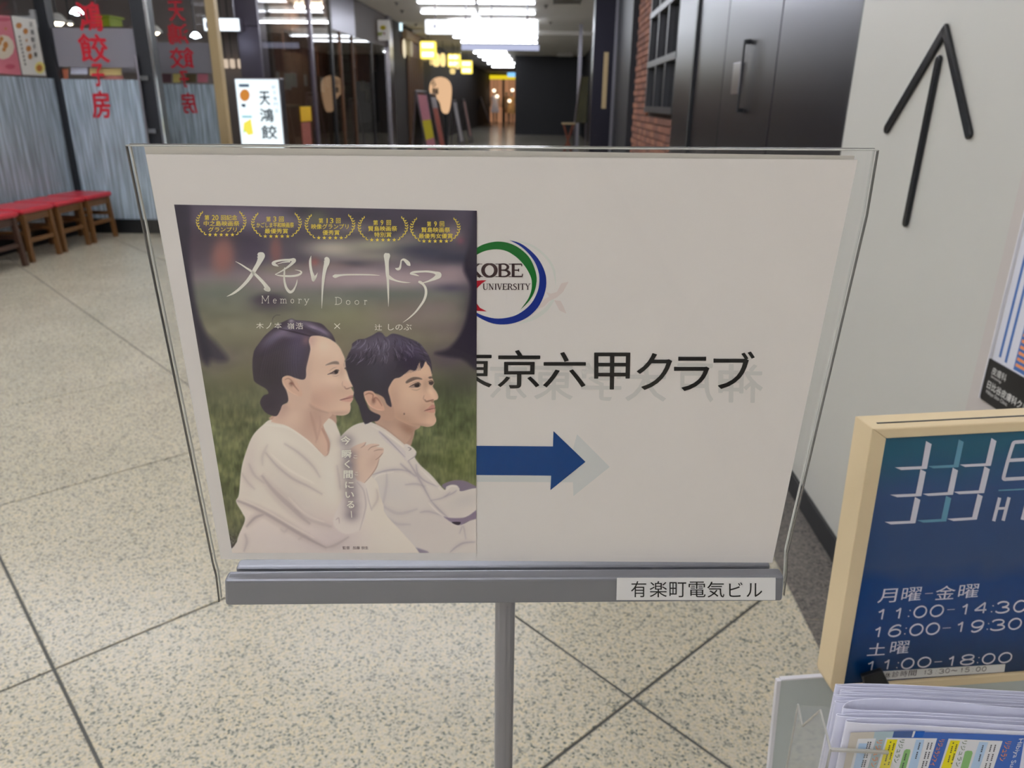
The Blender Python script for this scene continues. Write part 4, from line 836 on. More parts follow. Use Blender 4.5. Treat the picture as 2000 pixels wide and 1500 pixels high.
for P in ([(1905, 155, 46), (1870, 165, 46), (1850, 205, 46), (1790, 400, 46), (1738, 600, 46), (1738, 635, 46), (1770, 640, 46)], [(1890, 157, 46), (2000, 150, 46), (2200, 138, 46)], [(1800, 395, 44), (2150, 375, 44)], [(1750, 640, 44), (2150, 618, 44)], [(2210, 120, 46), (2110, 640, 46)]): I.stroke(zz(P))
I.build('clinic_name_letter', M['panel_white'], clinic)
I = Ink(CP, HP); I.stroke(zz([(1668, 786, 18), (2400, 750, 18)])); I.build('rule_line', M['panel_teal'], clinic)
I = Ink(CP, HP)
for P in ([(1683, 880, 44), (1605, 1186, 44)], [(1806, 875, 44), (1728, 1180, 44)], [(1660, 1022, 32), (1770, 1016, 32)]): I.stroke(zz(P))
I.build('clinic_name_letter', M['panel_white'], clinic)
I = Ink(CP, HP); I.stroke(zz([(2055, 868, 44), (1978, 1168, 44)])); I.build('clinic_name_letter', M['panel_white'], clinic)
ring = lambda cx_, cy_, rx_, ry_, a0_=0, a1_=360, n_=14: [(cx_+rx_*math.cos(math.radians(a0_+(a1_-a0_)*i/n_)), cy_+ry_*math.sin(math.radians(a0_+(a1_-a0_)*i/n_))) for i in range(n_+1)]
DG = {'0': [ring(.5, .5, .5, .5)], '1': [[(.86, 1), (.86, 0)], [(.86, .96), (.45, .8), (.0, .72)]], '3': [ring(.42, .75, .46, .25, 165, -90, 9)+ring(.45, .25, .55, .25, 90, -165, 9)[1:]], '4': [[(.78, 0), (.78, 1)], [(.78, 1), (0, .3)], [(0, .3), (1, .3)]],
      '5': [[(.9, 1), (.15, 1)], [(.15, 1), (.08, .55)], ring(.45, .31, .52, .31, 130, -160, 10)], '6': [ring(.5, .31, .5, .31), [(.0, .34), (.1, .7), (.4, .95), (.75, 1), (.95, .88)]], '9': [ring(.5, .69, .5, .31), [(1.0, .66), (.9, .3), (.6, .05), (.25, 0), (.05, .12)]],
      '8': [ring(.5, .76, .44, .24), ring(.5, .26, .5, .26)], '-': [[(0, .5), (1, .5)]], ':': [[(.6, .82), (.6, .70)], [(.35, .12), (.35, 0)]]}
def row(chars, mat, name, par, fr, h, sl=-.055, sh=.172, bold=0.0):
    I = Ink(fr, h)
    for ch, x0, x1, y0, y1 in chars:
        s_ = sh*(y1-y0); w_ = x1-x0-s_
        if ch in DG:
            hh = y1-y0-(-sl)*w_; lw_ = max(1.0, hh*.125); ww = x1-x0-s_-lw_
            for st in DG[ch]:
                I.stroke([(x0+lw_/2+p*ww+q*s_, y1-lw_/2+sl*p*w_-q*(hh-lw_), lw_) for p, q in st])
            continue
        I.text(ch, (x0, y1), (x0+w_, y1+sl*w_), (x0+s_, y0-sl*w_), bold)
    return I.build(name, mat, par)
row([('月', 1713, 1754, 1149, 1178), ('曜', 1759, 1802, 1146, 1175), ('金', 1825, 1868, 1143, 1172), ('曜', 1870, 1914, 1140, 1169), ('-', 1806, 1823, 1157, 1161)], M['panel_white'], 'hours_lettering', clinic, CP, HP)
row([('1', 1712, 1729, 1188, 1212), ('1', 1746, 1762, 1186, 1210), (':', 1772, 1781, 1187, 1206), ('0', 1782, 1813, 1182, 1208), ('0', 1814, 1846, 1180, 1206), ('-', 1849, 1866, 1188, 1193), ('1', 1876, 1892, 1178, 1202), ('4', 1901, 1931, 1175, 1200), (':', 1934, 1943, 1178, 1197), ('3', 1944, 1975, 1173, 1199), ('0', 1977, 2008, 1171, 1197)], M['panel_white'], 'hours_lettering', clinic, CP, HP)
row([('1', 1706, 1722, 1223, 1246), ('6', 1733, 1763, 1219, 1245), (':', 1765, 1773, 1222, 1240), ('0', 1774, 1806, 1217, 1243), ('0', 1806, 1838, 1215, 1241), ('-', 1840, 1858, 1224, 1229), ('1', 1867, 1883, 1213, 1236), ('9', 1894, 1924, 1210, 1236), (':', 1926, 1934, 1213, 1231), ('3', 1934, 1966, 1208, 1233), ('0', 1967, 1998, 1206, 1231)], M['panel_white'], 'hours_lettering', clinic, CP, HP)
row([('土', 1693, 1732, 1255, 1281), ('曜', 1737, 1778, 1251, 1278)], M['panel_white'], 'hours_lettering', clinic, CP, HP)
row([('1', 1692, 1708, 1290, 1311), ('1', 1724, 1739, 1287, 1309), (':', 1749, 1758, 1290, 1306), ('0', 1758, 1788, 1284, 1308), ('0', 1790, 1821, 1282, 1305), ('-', 1824, 1841, 1290, 1295), ('1', 1850, 1865, 1280, 1302), ('8', 1874, 1906, 1277, 1300), (':', 1907, 1915, 1280, 1296), ('0', 1916, 1946, 1275, 1298), ('0', 1948, 1979, 1273, 1296)], M['panel_white'], 'hours_lettering', clinic, CP, HP)
P = [(1706, 1312), (1963, 1297), (1961, 1312), (1702, 1329)]
st_ = MB(CP).prism([CP.px(u, v, HP) for u, v in P][::-1], HP, HP+.0004).build('notice_strip', M['white'], clinic)
row([('休', 1728, 1740, 1313, 1325), ('診', 1741.5, 1757, 1311, 1323), ('時', 1758, 1773, 1310, 1322), ('間', 1774, 1791, 1308.5, 1320.5), ('1', 1804.5, 1809, 1308.5, 1318), ('3', 1811, 1822, 1307.5, 1317.5), (':', 1826.5, 1830.5, 1308, 1316), ('3', 1833.5, 1845, 1306, 1316), ('0', 1845.5, 1856, 1305, 1315), ('~', 1857.5, 1870, 1308, 1311.5), ('1', 1876, 1880.5, 1304, 1313.5), ('5', 1884, 1895, 1303, 1313), (':', 1898, 1902, 1304, 1312), ('0', 1905.5, 1916, 1302, 1312), ('0', 1917, 1927.5, 1301.5, 1311.5)], M['ink_brown'], 'strip_lettering', st_, CP, HP+.0007)
# frosted upright carrying the sign, foot on the floor
FP = Fr(CP.o - 0.052*CP.z, CP.x, CP.y, CP.z)
u0, v0 = FP.px(1525, 1329); u1, v1 = FP.px(1597, 1320)
u2, v2 = FP.px(1507, 1500)
k_ = (u2-u0)/(v2-v0); vb = -0.98
MB(FP).prism([(u0+k_*(vb-v0), vb), (cw*.75, vb), (cw*.75, v0), (u0+.0, v0)], -.004, 0).build('frosted_upright', M['frost'], clinic)
MB(FP).prism([(u0+k_*(vb-v0)-.005, vb), (u0+k_*(vb-v0), vb), (u0, v0), (u0-.005, v0)], -.005, .001).build('upright_edge', M['frost_edge'], clinic)
MB(FP).box(u0, cw*.75, v0, v0+.002, -.005, .001).build('upright_edge', M['frost_edge'], clinic)
foot = FP.pt((u0+cw*.75)/2, vb, 0)
FT = Fr((foot[0], foot[1], 0), CP.x*[1, 1, 0]/np.linalg.norm(CP.x[:2]), np.cross(ez, CP.x*[1, 1, 0]/np.linalg.norm(CP.x[:2])), ez)
MB(FT).box(-.12, .12, -.10, .10, 0.002, .02).build('foot_plate', M['rail'], clinic, bevel=.003)
MB(FT).box(-.02, .02, -.02, .02, .02, foot[2]+.06).build('post', M['rail'], clinic, bevel=.003)
for yy in (-.06, -.2):
    MB(CP).tube((.15, yy, -.054), (.15, yy, -T+.001), .012).build('spacer', M['steel'], clinic)
# binder clip on the lower edge of the sign
clip_ = thing('binder_clip', 'small black clip pinched on the lower frame of the blue sign', 'clip', CP, (*CP.px(1710, 1335), 0))
P = [CP.px(u, v, .010) for u, v in ((1685, 1323), (1725, 1311), (1743, 1347), (1693, 1352))]
MB(CP).prism(P[::-1], .003, .010).build('clip_body', pm('black_plastic', S(18, 18, 20), .35), clip_, bevel=.0015)
I = Ink(CP, .0103); I.stroke([(1728, 1345, .9), (1738, 1340, .9)]); I.stroke([(1733, 1346, .9), (1741, 1342, .9)]); I.build('clip_mark', M['white'], clip_)
# ---------------- leaflets in the clear holder
LP = tilted(1655, 1413, 0.665, (-24000, 250), (1636, 1500))
LP = LP if LP.x[0] > 0 else Fr(LP.o, -LP.x, LP.y, np.cross(-LP.x, LP.y))
M['leaflet'] = pm('leaflet_paper', S(232, 232, 246), .45, spec=.3)
names = ['front leaflet with blue printed cover in the clear holder', 'second folded white leaflet behind the printed front one', 'bulging half-open white leaflet in the middle of the holder', 'thin folded white leaflet right behind the bulging one',
         'fifth folded white leaflet from the front of the holder', 'sixth folded white leaflet, set in from its neighbours', 'rearmost folded white leaflet touching the blue sign']
lf = [((1655, 1412), 0.0, .008), ((1636, 1400), -.0125, .006), ((1648, 1386), -.0205, .016), ((1633, 1374), -.040, .006), ((1631, 1361), -.048, .005), ((1644, 1352), -.055, .005), ((1634, 1341), -.062, .006)]
for k, ((u, v), h, gap) in enumerate(lf):
    a, b = LP.px(u, v, h)
    t = thing('leaflet', names[k], 'leaflet', LP, (a, b-.15, h), group='folded leaflets in the clear holder')
    Ln = 0.21
    path = [(a+Ln, h+.0005)] + [(a+Ln*(1-i/10), h+.0008*math.sin(i*.6)) for i in range(1, 9)] + [(a+.022, h-.0002), (a+.010, h-.0006), (a+.003, h-.0012)]
    path += [(a, h-.002), (a+.0008, h-.0035), (a+.006, h-gap*.55), (a+.018, h-gap*.8), (a+.05, h-gap), (a+.10, h-gap*.95), (a+.15, h-gap*.7), (a+Ln, h-gap*.55)]
    path = [p[:2] for p in catmull(path, 4)]
    n_ = len(path); mb = MB(LP); th = .00022
    nrm = []
    for i in range(n_):
        d = np.array(path[min(i+1, n_-1)])-np.array(path[max(i-1, 0)]); d = d/np.linalg.norm(d); nrm.append(np.array([-d[1], d[0]])*th)
    V = []
    for yy in (b-.15, b):
        for i in range(n_):
            for s_ in (-1, 1):
                q = np.array(path[i])+s_*nrm[i]; V.append((q[0], yy, q[1]))
    o_ = 2*n_; F = []
    for i in range(n_-1):
        j = 2*i
        F += [(j, j+2, o_+j+2, o_+j), (j+1, o_+j+1, o_+j+3, j+3), (o_+j, o_+j+2, o_+j+3, o_+j+1), (j, j+1, j+3, j+2)]
    mb.add(V, F).build('folded_sheet', M['leaflet'], t, smooth=False)
    if k == 0:
        HQ = .0016
        zl = lambda P: [(1640+x*.18, 1380+y*.18) for x, y in P]
        cm = {n2_: pm('leaflet_'+n2_, c2_, .4) for n2_, c2_ in dict(blue=S(66, 108, 190), deep=S(24, 96, 190), navy=S(70, 96, 150), sand=S(206, 198, 186), teal=S(172, 192, 200), white=S(232, 232, 236), yellow=S(240, 226, 30), green=S(140, 188, 120), sky=S(186, 212, 240), orange=S(236, 148, 92), ink=S(60, 60, 70), greenink=S(70, 110, 60)).items()}
        def pr(mat, dh, *polys):
            for P in polys:
                I = Ink(LP, HQ+dh); I.poly(zl(P)); I.build('cover_print', cm[mat], t)
        pr('blue', 0, [(590, 268), (2010, 312), (1900, 980), (380, 960)])
        pr('sand', 0, [(120, 282), (380, 274), (250, 950), (-20, 950)]); pr('teal', 0, [(380, 274), (590, 268), (400, 950), (250, 950)])
        pr('navy', .0001, [(590, 268), (800, 265), (780, 335), (580, 335)]); pr('deep', .0001, [(825, 266), (925, 268), (900, 335), (800, 333)])
        pr('white', .0001, [(800, 265), (825, 266), (800, 333), (780, 335)])
        pr('white', .0001, [(200, 350), (395, 345), (220, 960), (40, 960)], [(505, 338), (1058, 345), (870, 960), (310, 960)], [(1182, 348), (1768, 374), (1570, 970), (990, 965)])
        pr('yellow', .0002, [(518, 356), (628, 357), (470, 960), (350, 960)], [(1203, 368), (1307, 370), (1110, 960), (1000, 960)])
        pr('sky', .0002, [(830, 358), (918, 360), (770, 960), (660, 960)], [(1515, 383), (1612, 388), (1420, 960), (1320, 960)], [(210, 400), (300, 400), (170, 960), (80, 960)])
        pr('green', .0002, [(700, 478), (725, 462), (765, 466), (768, 490), (640, 960), (560, 960)], [(1360, 490), (1385, 478), (1435, 482), (1443, 505), (1310, 960), (1230, 960)])
        def vt(body, mat, BL, BR, TL, bold=.0, dh=.0004):
            I = Ink(LP, HQ+dh); I.text(body, *zl([BL, BR, TL]), bold); return I.build('cover_lettering', cm[mat], t)
        vt('リジュラン', 'orange', (405, 368), (330, 660), (470, 362), .02); vt('リジュランアイ', 'orange', (1085, 360), (975, 640), (1142, 358), .02); vt('リジュラン', 'orange', (1800, 380), (1725, 590), (1868, 380), .02)
        vt('リジュラン', 'greenink', (655, 360), (580, 610), (708, 360), .01); vt('リジュラン', 'greenink', (1335, 372), (1250, 650), (1386, 372), .01)
        vt('Hibiya Summer', 'white', (1930, 352), (1760, 860), (1998, 346), .005)
        I = Ink(LP, HQ+.0003)
        for x0, y0, L0, w0 in ((335, 362, 300, 16), (310, 362, 300, 14), (965, 372, 300, 14), (1000, 372, 280, 14), (590, 380, 260, 14), (548, 380, 260, 14), (1270, 390, 250, 14), (1228, 390, 250, 14), (1645, 395, 280, 14), (1690, 395, 280, 14), (870, 372, 230, 14), (1555, 400, 230, 14), (720, 490, 200, 14)):
            n3 = int(L0/20)
            for i in range(n3):
                if (i*7+x0) % 5: yy = y0+i*20; xx = x0-.27*(i*20); I.poly(zl([(xx, yy), (xx+w0, yy), (xx+w0-4, yy+14), (xx-4, yy+14)]))
        I.build('fine_print', cm['ink'], t, kind='stuff')
# clear holder: side walls, front wall, back wall, floor
hold = thing('leaflet_holder', 'clear acrylic leaflet holder in front of the blue sign', 'leaflet holder', LP)
M['holder'] = clear('holder_acrylic', ior=1.45, gain=.7, haze=.05, hazecol=S(220, 220, 215))
M['holder_edge'] = clear('holder_edge', tint=(.8, .8, .78, 1), ior=1.6, gain=1.6, haze=.45, hazecol=S(215, 212, 204))
hz0, hz1 = .006, -.078
fa, fb = LP.px(1622, 1464, hz0); ba, bb = LP.px(1603, 1378, hz1)
xa = min(fa, ba); xr = xa+.235
lw = MB(Fr(LP.pt(fa, 0, 0), LP.z, LP.y, -LP.x)).prism([(hz1, bb-.2), (hz0, bb-.2), (hz0, fb), (hz1*.35, fb+.012), (hz1*.75, bb-.008), (hz1, bb)], -.001, .001).build('side_wall', M['holder'], hold)
def bar(p, q, r=.0011, nm='edge'): MB(LP).tube(p, q, r, n=8).build(nm, M['holder_edge'], hold)
bar((fa, fb, hz0), (fa, fb+.012, hz1*.35)); bar((fa, fb+.012, hz1*.35), (fa, bb-.008, hz1*.75)); bar((fa, bb-.008, hz1*.75), (fa, bb, hz1)); bar((fa, bb, hz1), (fa, bb-.2, hz1)); bar((fa, fb, hz0), (fa, fb-.1, hz0))
MB(LP).prism([(fa, bb-.2), (xr, bb-.2), (xr, fb-.05), (fa+.09, fb-.05), (fa+.06, fb-.02), (fa+.05, fb)]+[(fa, fb)], hz0-.001, hz0+.001).build('front_wall', M['holder'], hold)
MB(LP).box(fa, fa+.05, fb-.0012, fb+.0012, hz0-.0013, hz0+.0013).build('front_lip', M['holder_edge'], hold)
MB(LP).box(fa, xr, bb-.2, bb-.002, hz1-.001, hz1+.001).build('back_wall', M['holder'], hold)
MB(LP).box(fa, xr, bb-.202, bb-.2, hz1, hz0).build('bottom', M['holder'], hold)
MB(LP).box(xr-.002, xr, bb-.2, fb, hz1, hz0).build('side_wall', M['holder'], hold)
# ---------------- black arrow and notice panel on the white wall
WR = Fr(S_W*es, -ec, ez, -es)
arrow = thing('wall_arrow', 'large raised black arrow pointing up on the off-white wall', 'arrow', WR, (*WR.px(1800, 300), 0))
M['arrow'] = pm('gloss_black_arrow', S(24, 26, 30), .22)
for (u0, v0), (u1, v1), w_ in (((1840, 62), (1729, 251), 12), ((1842, 56), (1888, 262), 12), ((1829, 118), (1765, 434), 11)):
    h_ = .010
    a, b = np.array(WR.px(u0, v0, h_)), np.array(WR.px(u1, v1, h_)); um, vm = (u0+u1)/2, (v0+v1)/2
    wl = np.linalg.norm(np.array(WR.px(um-w_/2, vm, h_))-np.array(WR.px(um+w_/2, vm, h_)))*.5*.82
    d = (b-a)/np.linalg.norm(b-a); nn = np.array([-d[1], d[0]])
    P = [a+wl*(nn*math.cos(t)-d*math.sin(t)) for t in np.linspace(0, math.pi, 9)] + [b+wl*(-nn*math.cos(t)+d*math.sin(t)) for t in np.linspace(0, math.pi, 9)]
    MB(WR).prism(P, 0.0, h_).build('stroke', M['arrow'], arrow, bevel=.004, seg=3)
notice = thing('clinic_notice_panel', 'pale notice panel with a black clinic name plate on the white wall', 'notice panel', WR, (*WR.px(1950, 760), 0))
nl = (WR.px(1887, 796)[0]+WR.px(2000, 355)[0])/2
zt_ = WR.px(1935, 700, .006)[1]; zb_ = WR.px(1917, 778, .006)[1]
pl_ = (WR.px(1935, 702, .006)[0]+WR.px(1917, 772, .006)[0])/2
MB(WR).box(nl, nl+.55, zb_-.35, zt_+1.0, 0, .004).build('backing', pm('notice_backing', S(196, 188, 182), .5, noise=.03, scale=8), notice)
MB(WR).box(pl_+.004, pl_+.42, zt_, zt_+.62, .004, .0055).build('poster_sheet', pm('notice_sheet', S(222, 222, 230), .5), notice)
M['stripe'] = pm('blue_stripe', S(70, 112, 178), .5)
for k in range(3):
    MB(WR).box(pl_+.024+k*.022+(.01 if k == 2 else 0), pl_+.031+k*.022+(.2 if k == 2 else 0), zt_+.012-.004*k, zt_+.6, .0055, .006).build('stripe', M['stripe'], notice)
for k in range(9): MB(WR).box(pl_+.082, pl_+.2, zt_+.012+k*.012, zt_+.018+k*.012, .006, .0063).build('print_line', cm['orange'], notice)
MB(WR).box(pl_-.003, pl_, zb_, zt_+.7, .004, .010).build('pocket_edge', M['frost_edge'], notice)
rr = .006
pp = [(pl_+.3, zt_), (pl_, zt_), (pl_, zb_+rr), (pl_+rr*.3, zb_+rr*.3), (pl_+rr, zb_), (pl_+.3, zb_)]
MB(WR).prism(pp[::-1], .0056, .009).build('name_plate', M['ink_black'], notice)
I = Ink(WR, .0092, False)
def wtxt(body, BLpx, TLpx, wd=None, bold=0):
    a0, b0 = WR.px(*BLpx, .0092); _, b1 = WR.px(*TLpx, .0092); hh = b1-b0
    V, F = glyphs(body, bold); asp = np.ptp(V[:, 0])/np.ptp(V[:, 1])
    w_ = hh*asp if wd is None else wd
    I2 = Ink(WR, .0092, False); I2.text(body, (a0, b0), (a0+w_, b0), (a0, b0+hh), bold); I2.build('plate_lettering', M['white'], notice)
wtxt('皮膚科', (1936, 730), (1940, 716)); wtxt('Dermatology', (1935, 738), (1936, 732)); wtxt('日比谷皮膚科クリニック', (1927, 757), (1932, 743), bold=.01); wtxt('Hibiya Skin Clinic', (1925, 769), (1927, 760))
# ================================================================== BACKGROUND: LEFT-HAND DUMPLING SHOP
def rect(c, u0, v0, u1, v1):
    """sideways and height range, at distance c, of the photo rectangle"""
    f = front(c); vm, um = (v0+v1)/2, (u0+u1)/2
    return f.px(u0, vm)[0], f.px(u1, vm)[0], f.px(um, v1)[1], f.px(um, v0)[1]
def fbox(name, mat, parent, c, u0, v0, u1, v1, d=.05, bevel=0, **k):
    a0, a1, z0, z1 = rect(c, u0, v0, u1, v1)
    return MB(COR).box(a0, a1, c, c+d, z0, z1).build(name, mat, parent, bevel=bevel, **k)
def film_mat(name, base, dark, cover0, cover1, scale=60):
    m, nt, N, L, b = nodes(name); N.remove(b)
    g = N.new('ShaderNodeTexCoord'); mp = N.new('ShaderNodeMapping'); mp.inputs['Scale'].default_value = (1, 1, .035)
    n = N.new('ShaderNodeTexNoise'); n.inputs['Scale'].default_value = scale; n.inputs['Detail'].default_value = 5
    L.new(g.outputs['Object'], mp.inputs[0]); L.new(mp.outputs[0], n.inputs['Vector'])
    r = N.new('ShaderNodeMapRange'); r.inputs['From Min'].default_value = .38; r.inputs['From Max'].default_value = .62; r.inputs['To Min'].default_value = cover0; r.inputs['To Max'].default_value = cover1
    L.new(n.outputs['Fac'], r.inputs['Value'])
    mc = N.new('ShaderNodeMix'); mc.data_type = 'RGBA'; mc.inputs['A'].default_value = dark; mc.inputs['B'].default_value = base; L.new(r.outputs[0], mc.inputs['Factor'])
    d = N.new('ShaderNodeBsdfDiffuse'); L.new(mc.outputs['Result'], d.inputs[0]); tl = N.new('ShaderNodeBsdfTranslucent'); L.new(mc.outputs['Result'], tl.inputs[0])
    a = N.new('ShaderNodeMixShader'); a.inputs[0].default_value = .35; L.new(d.outputs[0], a.inputs[1]); L.new(tl.outputs[0], a.inputs[2])
    t = N.new('ShaderNodeBsdfTransparent'); x = N.new('ShaderNodeMixShader'); L.new(r.outputs[0], x.inputs[0]); L.new(t.outputs[0], x.inputs[1]); L.new(a.outputs[0], x.inputs[2])
    L.new(x.outputs[0], N['Material Output'].inputs[0]); return m
M['streak'] = film_mat('streaked_frost_film', S(214, 228, 238), S(120, 140, 154), .5, .97)
M['greyfilm'] = clear('grey_frost_band', haze=.72, hazecol=S(150, 148, 156), gain=.3, rough=.3)
M['redtext'] = pm('red_brush_lettering', S(196, 24, 44), .5)
M['wood'] = pm('pale_wood_post', S(196, 172, 128), .5, noise=.12, scale=8, stretch=(4, 4, .3))
M['brown'] = pm('dark_brown_wall', S(74, 58, 50), .6, noise=.2, scale=3)
M['interior'] = pm('shop_interior_wall', S(136, 126, 122), .7, noise=.15, scale=2)
M['warmlamp'] = emitter('warm_lamp', (1, .86, .6, 1), 14)
M['coollamp'] = emitter('cool_lamp', (.75, .87, 1, 1), 16)
fl0 = FLOOR
sc_, cc_ = Fr((0, 0, 0), es, ec, ez).px(165, 452)       # foot of the shop's corner post
CG2, SG1 = cc_, sc_
a_r = front(CG2).px(318, 400)[0]
# window 1: along the plaza side (behind the stools)
win1 = MB(COR).box(SG1-.006, SG1+.006, CG2-7.5, CG2, 0.14, Z_C).build('window_1', M['glass'], label='shop window behind the row of red stools', kind='structure')
G1 = Fr(SG1*es, ec, ez, es)
zf1 = G1.px(60, 151)[1]
MB(COR).box(SG1+.007, SG1+.009, CG2-7.5, CG2-.03, .14, zf1).build('frost_film', M['streak'], win1)
MB(COR).box(SG1-.05, SG1+.05, CG2-7.5, CG2, 0, .14).build('sill_plinth', M['black'], win1)
for k in range(1, 5): MB(COR).box(SG1-.03, SG1+.03, CG2-1.7*k-.03, CG2-1.7*k+.03, .14, Z_C).build('mullion', M['darkframe'], win1)
MB(COR).box(SG1-.055, SG1+.055, CG2-.055, CG2+.055, 0, Z_C).build('trim_1', M['darkframe'], label='dark corner post between the two frosted shop windows', kind='structure')
# window 2: facing the viewer, red lettering
win2 = MB(COR).box(SG1+.05, a_r, CG2-.006, CG2+.006, .14, Z_C).build('window_2', M['glass'], label='frosted shop window with red brush lettering facing the plaza', kind='structure')
F2 = front(CG2)
zf2 = F2.px(190, 155)[1]; zb0 = F2.px(190, 131)[1]; zb1 = F2.px(190, 55)[1]
MB(COR).box(SG1+.05, a_r, CG2-.010, CG2-.008, .14, zf2).build('frost_film', M['streak'], win2)
MB(COR).box(SG1+.05, a_r, CG2-.010, CG2-.008, zb0, zb1).build('grey_band', M['greyfilm'], win2)
MB(COR).box(SG1+.05, a_r, CG2-.05, CG2+.05, 0, .14).build('sill_plinth', M['black'], win2)
F2b = front(CG2-.014)
I = Ink(F2b, 0)
def red(I, mirror, *items):
    for ch, BL, BR, TL in items: I.text(ch, BL, BR, TL, .035, mirror)
for it in (('鴻', (157, 60), (203, 60), (146, 4)), ('餃', (160, 120), (215, 122), (150, 66)), ('子', (183, 168), (206, 168), (177, 125)), ('房', (183, 230), (217, 230), (177, 178))):
    I = Ink(F2b, 0); I.text(*it, .022); I.build('red_letter', M['redtext'], win2)
# dark door post with silver edge and pull handle
CB2 = CG2
pa0, pa1 = front(CG2).px(303, 250)[0]-.0, front(CG2).px(322, 250)[0]
post = thing('door_post', 'black post with silver edge strip beside the lettered shop window', 'post', COR, (a_r+.08, CG2, 0))
MB(COR).box(a_r-.01, a_r+.15, CG2-.06, CG2+.06, 0, Z_C).build('post_body', M['darkframe'], post)
MB(COR).box(a_r+.13, a_r+.155, CG2-.075, CG2-.055, 0, Z_C).build('edge_strip', M['chrome'], post)
hz0_, hz1_ = F2.px(290, 270)[1], F2.px(262, 108)[1]
MB(COR).tube((a_r+.0, CG2-.10, hz0_-.25), (a_r+.0, CG2-.10, hz1_), .013).build('pull_handle', M['steel'], post)
for vv in (153, 255):
    zz_ = F2.px(275, vv)[1]; MB(COR).box(a_r-.005, a_r+.09, CG2-.105, CG2-.055, zz_-.02, zz_+.02).build('handle_bracket', M['chrome'], post)
# window 3: further back, lettering seen from behind; wood post
C3 = CG2+1.6
F3 = front(C3)
w0, w1 = F3.px(300, 200)[0], F3.px(432, 200)[0]
win3 = MB(COR).box(w0-.5, w1, C3-.006, C3+.006, .14, Z_C).build('window_3', M['glass'], label='rear shop window with mirrored red lettering beside the wood post', kind='structure')
zf3, zc0, zc1 = F3.px(360, 164)[1], F3.px(360, 143)[1], F3.px(360, 83)[1]
MB(COR).box(w0-.5, w1, C3-.010, C3-.008, .14, zf3).build('frost_film', M['streak'], win3)
MB(COR).box(w0-.5, w1, C3-.010, C3-.008, zc0, zc1).build('grey_band', M['greyfilm'], win3)
MB(COR).box(w0-.5, w1+.1, C3-.05, C3+.05, 0, .14).build('sill_plinth', M['black'], win3)
F3b = front(C3-.014)
for it in (('天', (332, 41), (362, 41), (326, 2)), ('鴻', (330, 86), (370, 86), (325, 46)), ('餃', (334, 133), (380, 133), (330, 93)), ('子', (352, 170), (370, 170), (349, 139)), ('房', (358, 221), (386, 221), (353, 181))):
    I = Ink(F3b, 0); I.text(*it, .018, mirror=True); I.build('red_letter', M['redtext'], win3)
wp0, wp1 = F3.px(432, 240)[0], F3.px(449, 240)[0]
MB(COR).box(wp0, wp1, C3-.08, C3+.02, 0, Z_C).build('wood_post', M['wood'], label='pale wooden post right of the mirrored lettering', cat='post')
# menu sheets on the windows
def flatprint(name, label, cat, fr, quadpx, mat, h=.004, group=None):
    t = thing(name, label, cat, fr, (*fr.px(*quadpx[0]), 0), group)
    P = [fr.px(u, v, h) for u, v in quadpx]
    MB(fr).prism(P, 0.0, h).build('sheet', mat, t)
    return t
mat_of = lambda nm, *c: pm(nm, S(*c), .55)
G1f = Fr((SG1+.012)*es, ec, ez, es)
pink = flatprint('menu_poster', 'pink menu poster at the left edge of the shop window', 'poster', G1f, [(-40, 140), (42, 147), (20, 31), (-60, 26)], mat_of('pink_poster', 196, 112, 124))
def dab(par, fr, h, mat, *bl):
    I = Ink(fr, h)
    for u, v, ru, rv in bl: I.poly([(u+ru*math.cos(t), v+rv*math.sin(t)) for t in np.linspace(0, 2*math.pi, 12, endpoint=False)])
    return I.build('printed_food', mat, par)
M['food1'] = mat_of('fried_dumpling_print', 176, 116, 48); M['food2'] = mat_of('pale_print', 206, 196, 176); M['food3'] = mat_of('deep_pink_print', 178, 78, 96); M['inkd'] = mat_of('dark_ink_print', 52, 54, 50); M['foody'] = mat_of('yellow_print', 216, 206, 120)
dab(pink, G1f, .006, M['food2'], (6, 92, 22, 24)); dab(pink, G1f, .0066, M['food1'], (3, 76, 4, 5), (11, 88, 5, 7), (8, 97, 4, 4), (-2, 84, 5, 5), (11, 56, 2, 3)); dab(pink, G1f, .006, M['food3'], (8, 38, 14, 4), (20, 130, 10, 5))
wht = flatprint('menu_poster', 'white menu poster with dumpling pictures left of the corner post', 'poster', G1f, [(45, 146), (90, 148), (69, 38), (23, 31)], mat_of('white_poster', 214, 214, 206))
dab(wht, G1f, .0066, M['foody'], (78, 132, 10, 12)); dab(wht, G1f, .007, M['food1'], (37, 50, 6, 6), (50, 61, 5, 6), (56, 95, 5, 6), (59, 110, 4, 6), (77, 133, 6, 7), (52, 79, 2, 3))
I = Ink(G1f, .007)
for ch, u, v in (('天', 61, 48), ('鴻', 63, 62), ('餃', 65, 77), ('子', 67.5, 91), ('房', 70, 106)): I.text(ch, (u-3.5, v+5), (u+3.5, v+6), (u-4.5, v-5), .02)
I.build('menu_lettering', M['inkd'], wht)
I = Ink(G1f, .007)
for k in range(8): u, v = 38+1.6*k, 72+7.6*k; I.poly([(u-1.5, v-2.4), (u+1.5, v-2), (u+2, v+2.4), (u-1, v+2)])
I.build('menu_fine_print', M['inkd'], wht, kind='stuff')
F2i = front(CG2+.05)
cert = flatprint('certificate', 'yellow bordered certificate behind the lettered shop window', 'certificate', Fr(F2i.o, F2i.x, F2i.y, F2i.z), [(144, 130), (237, 131), (225, 56), (133, 58)], mat_of('certificate_paper', 226, 220, 178))
I = Ink(F2i, .006)
for P in ([(137, 64, 5), (228, 63, 5)], [(146, 124, 5), (234, 125, 5)], [(139, 64, 5), (148, 124, 5)], [(222, 63, 5), (231, 125, 5)]): I.stroke(P)
I.build('certificate_border', mat_of('ochre_border', 206, 188, 112), cert)
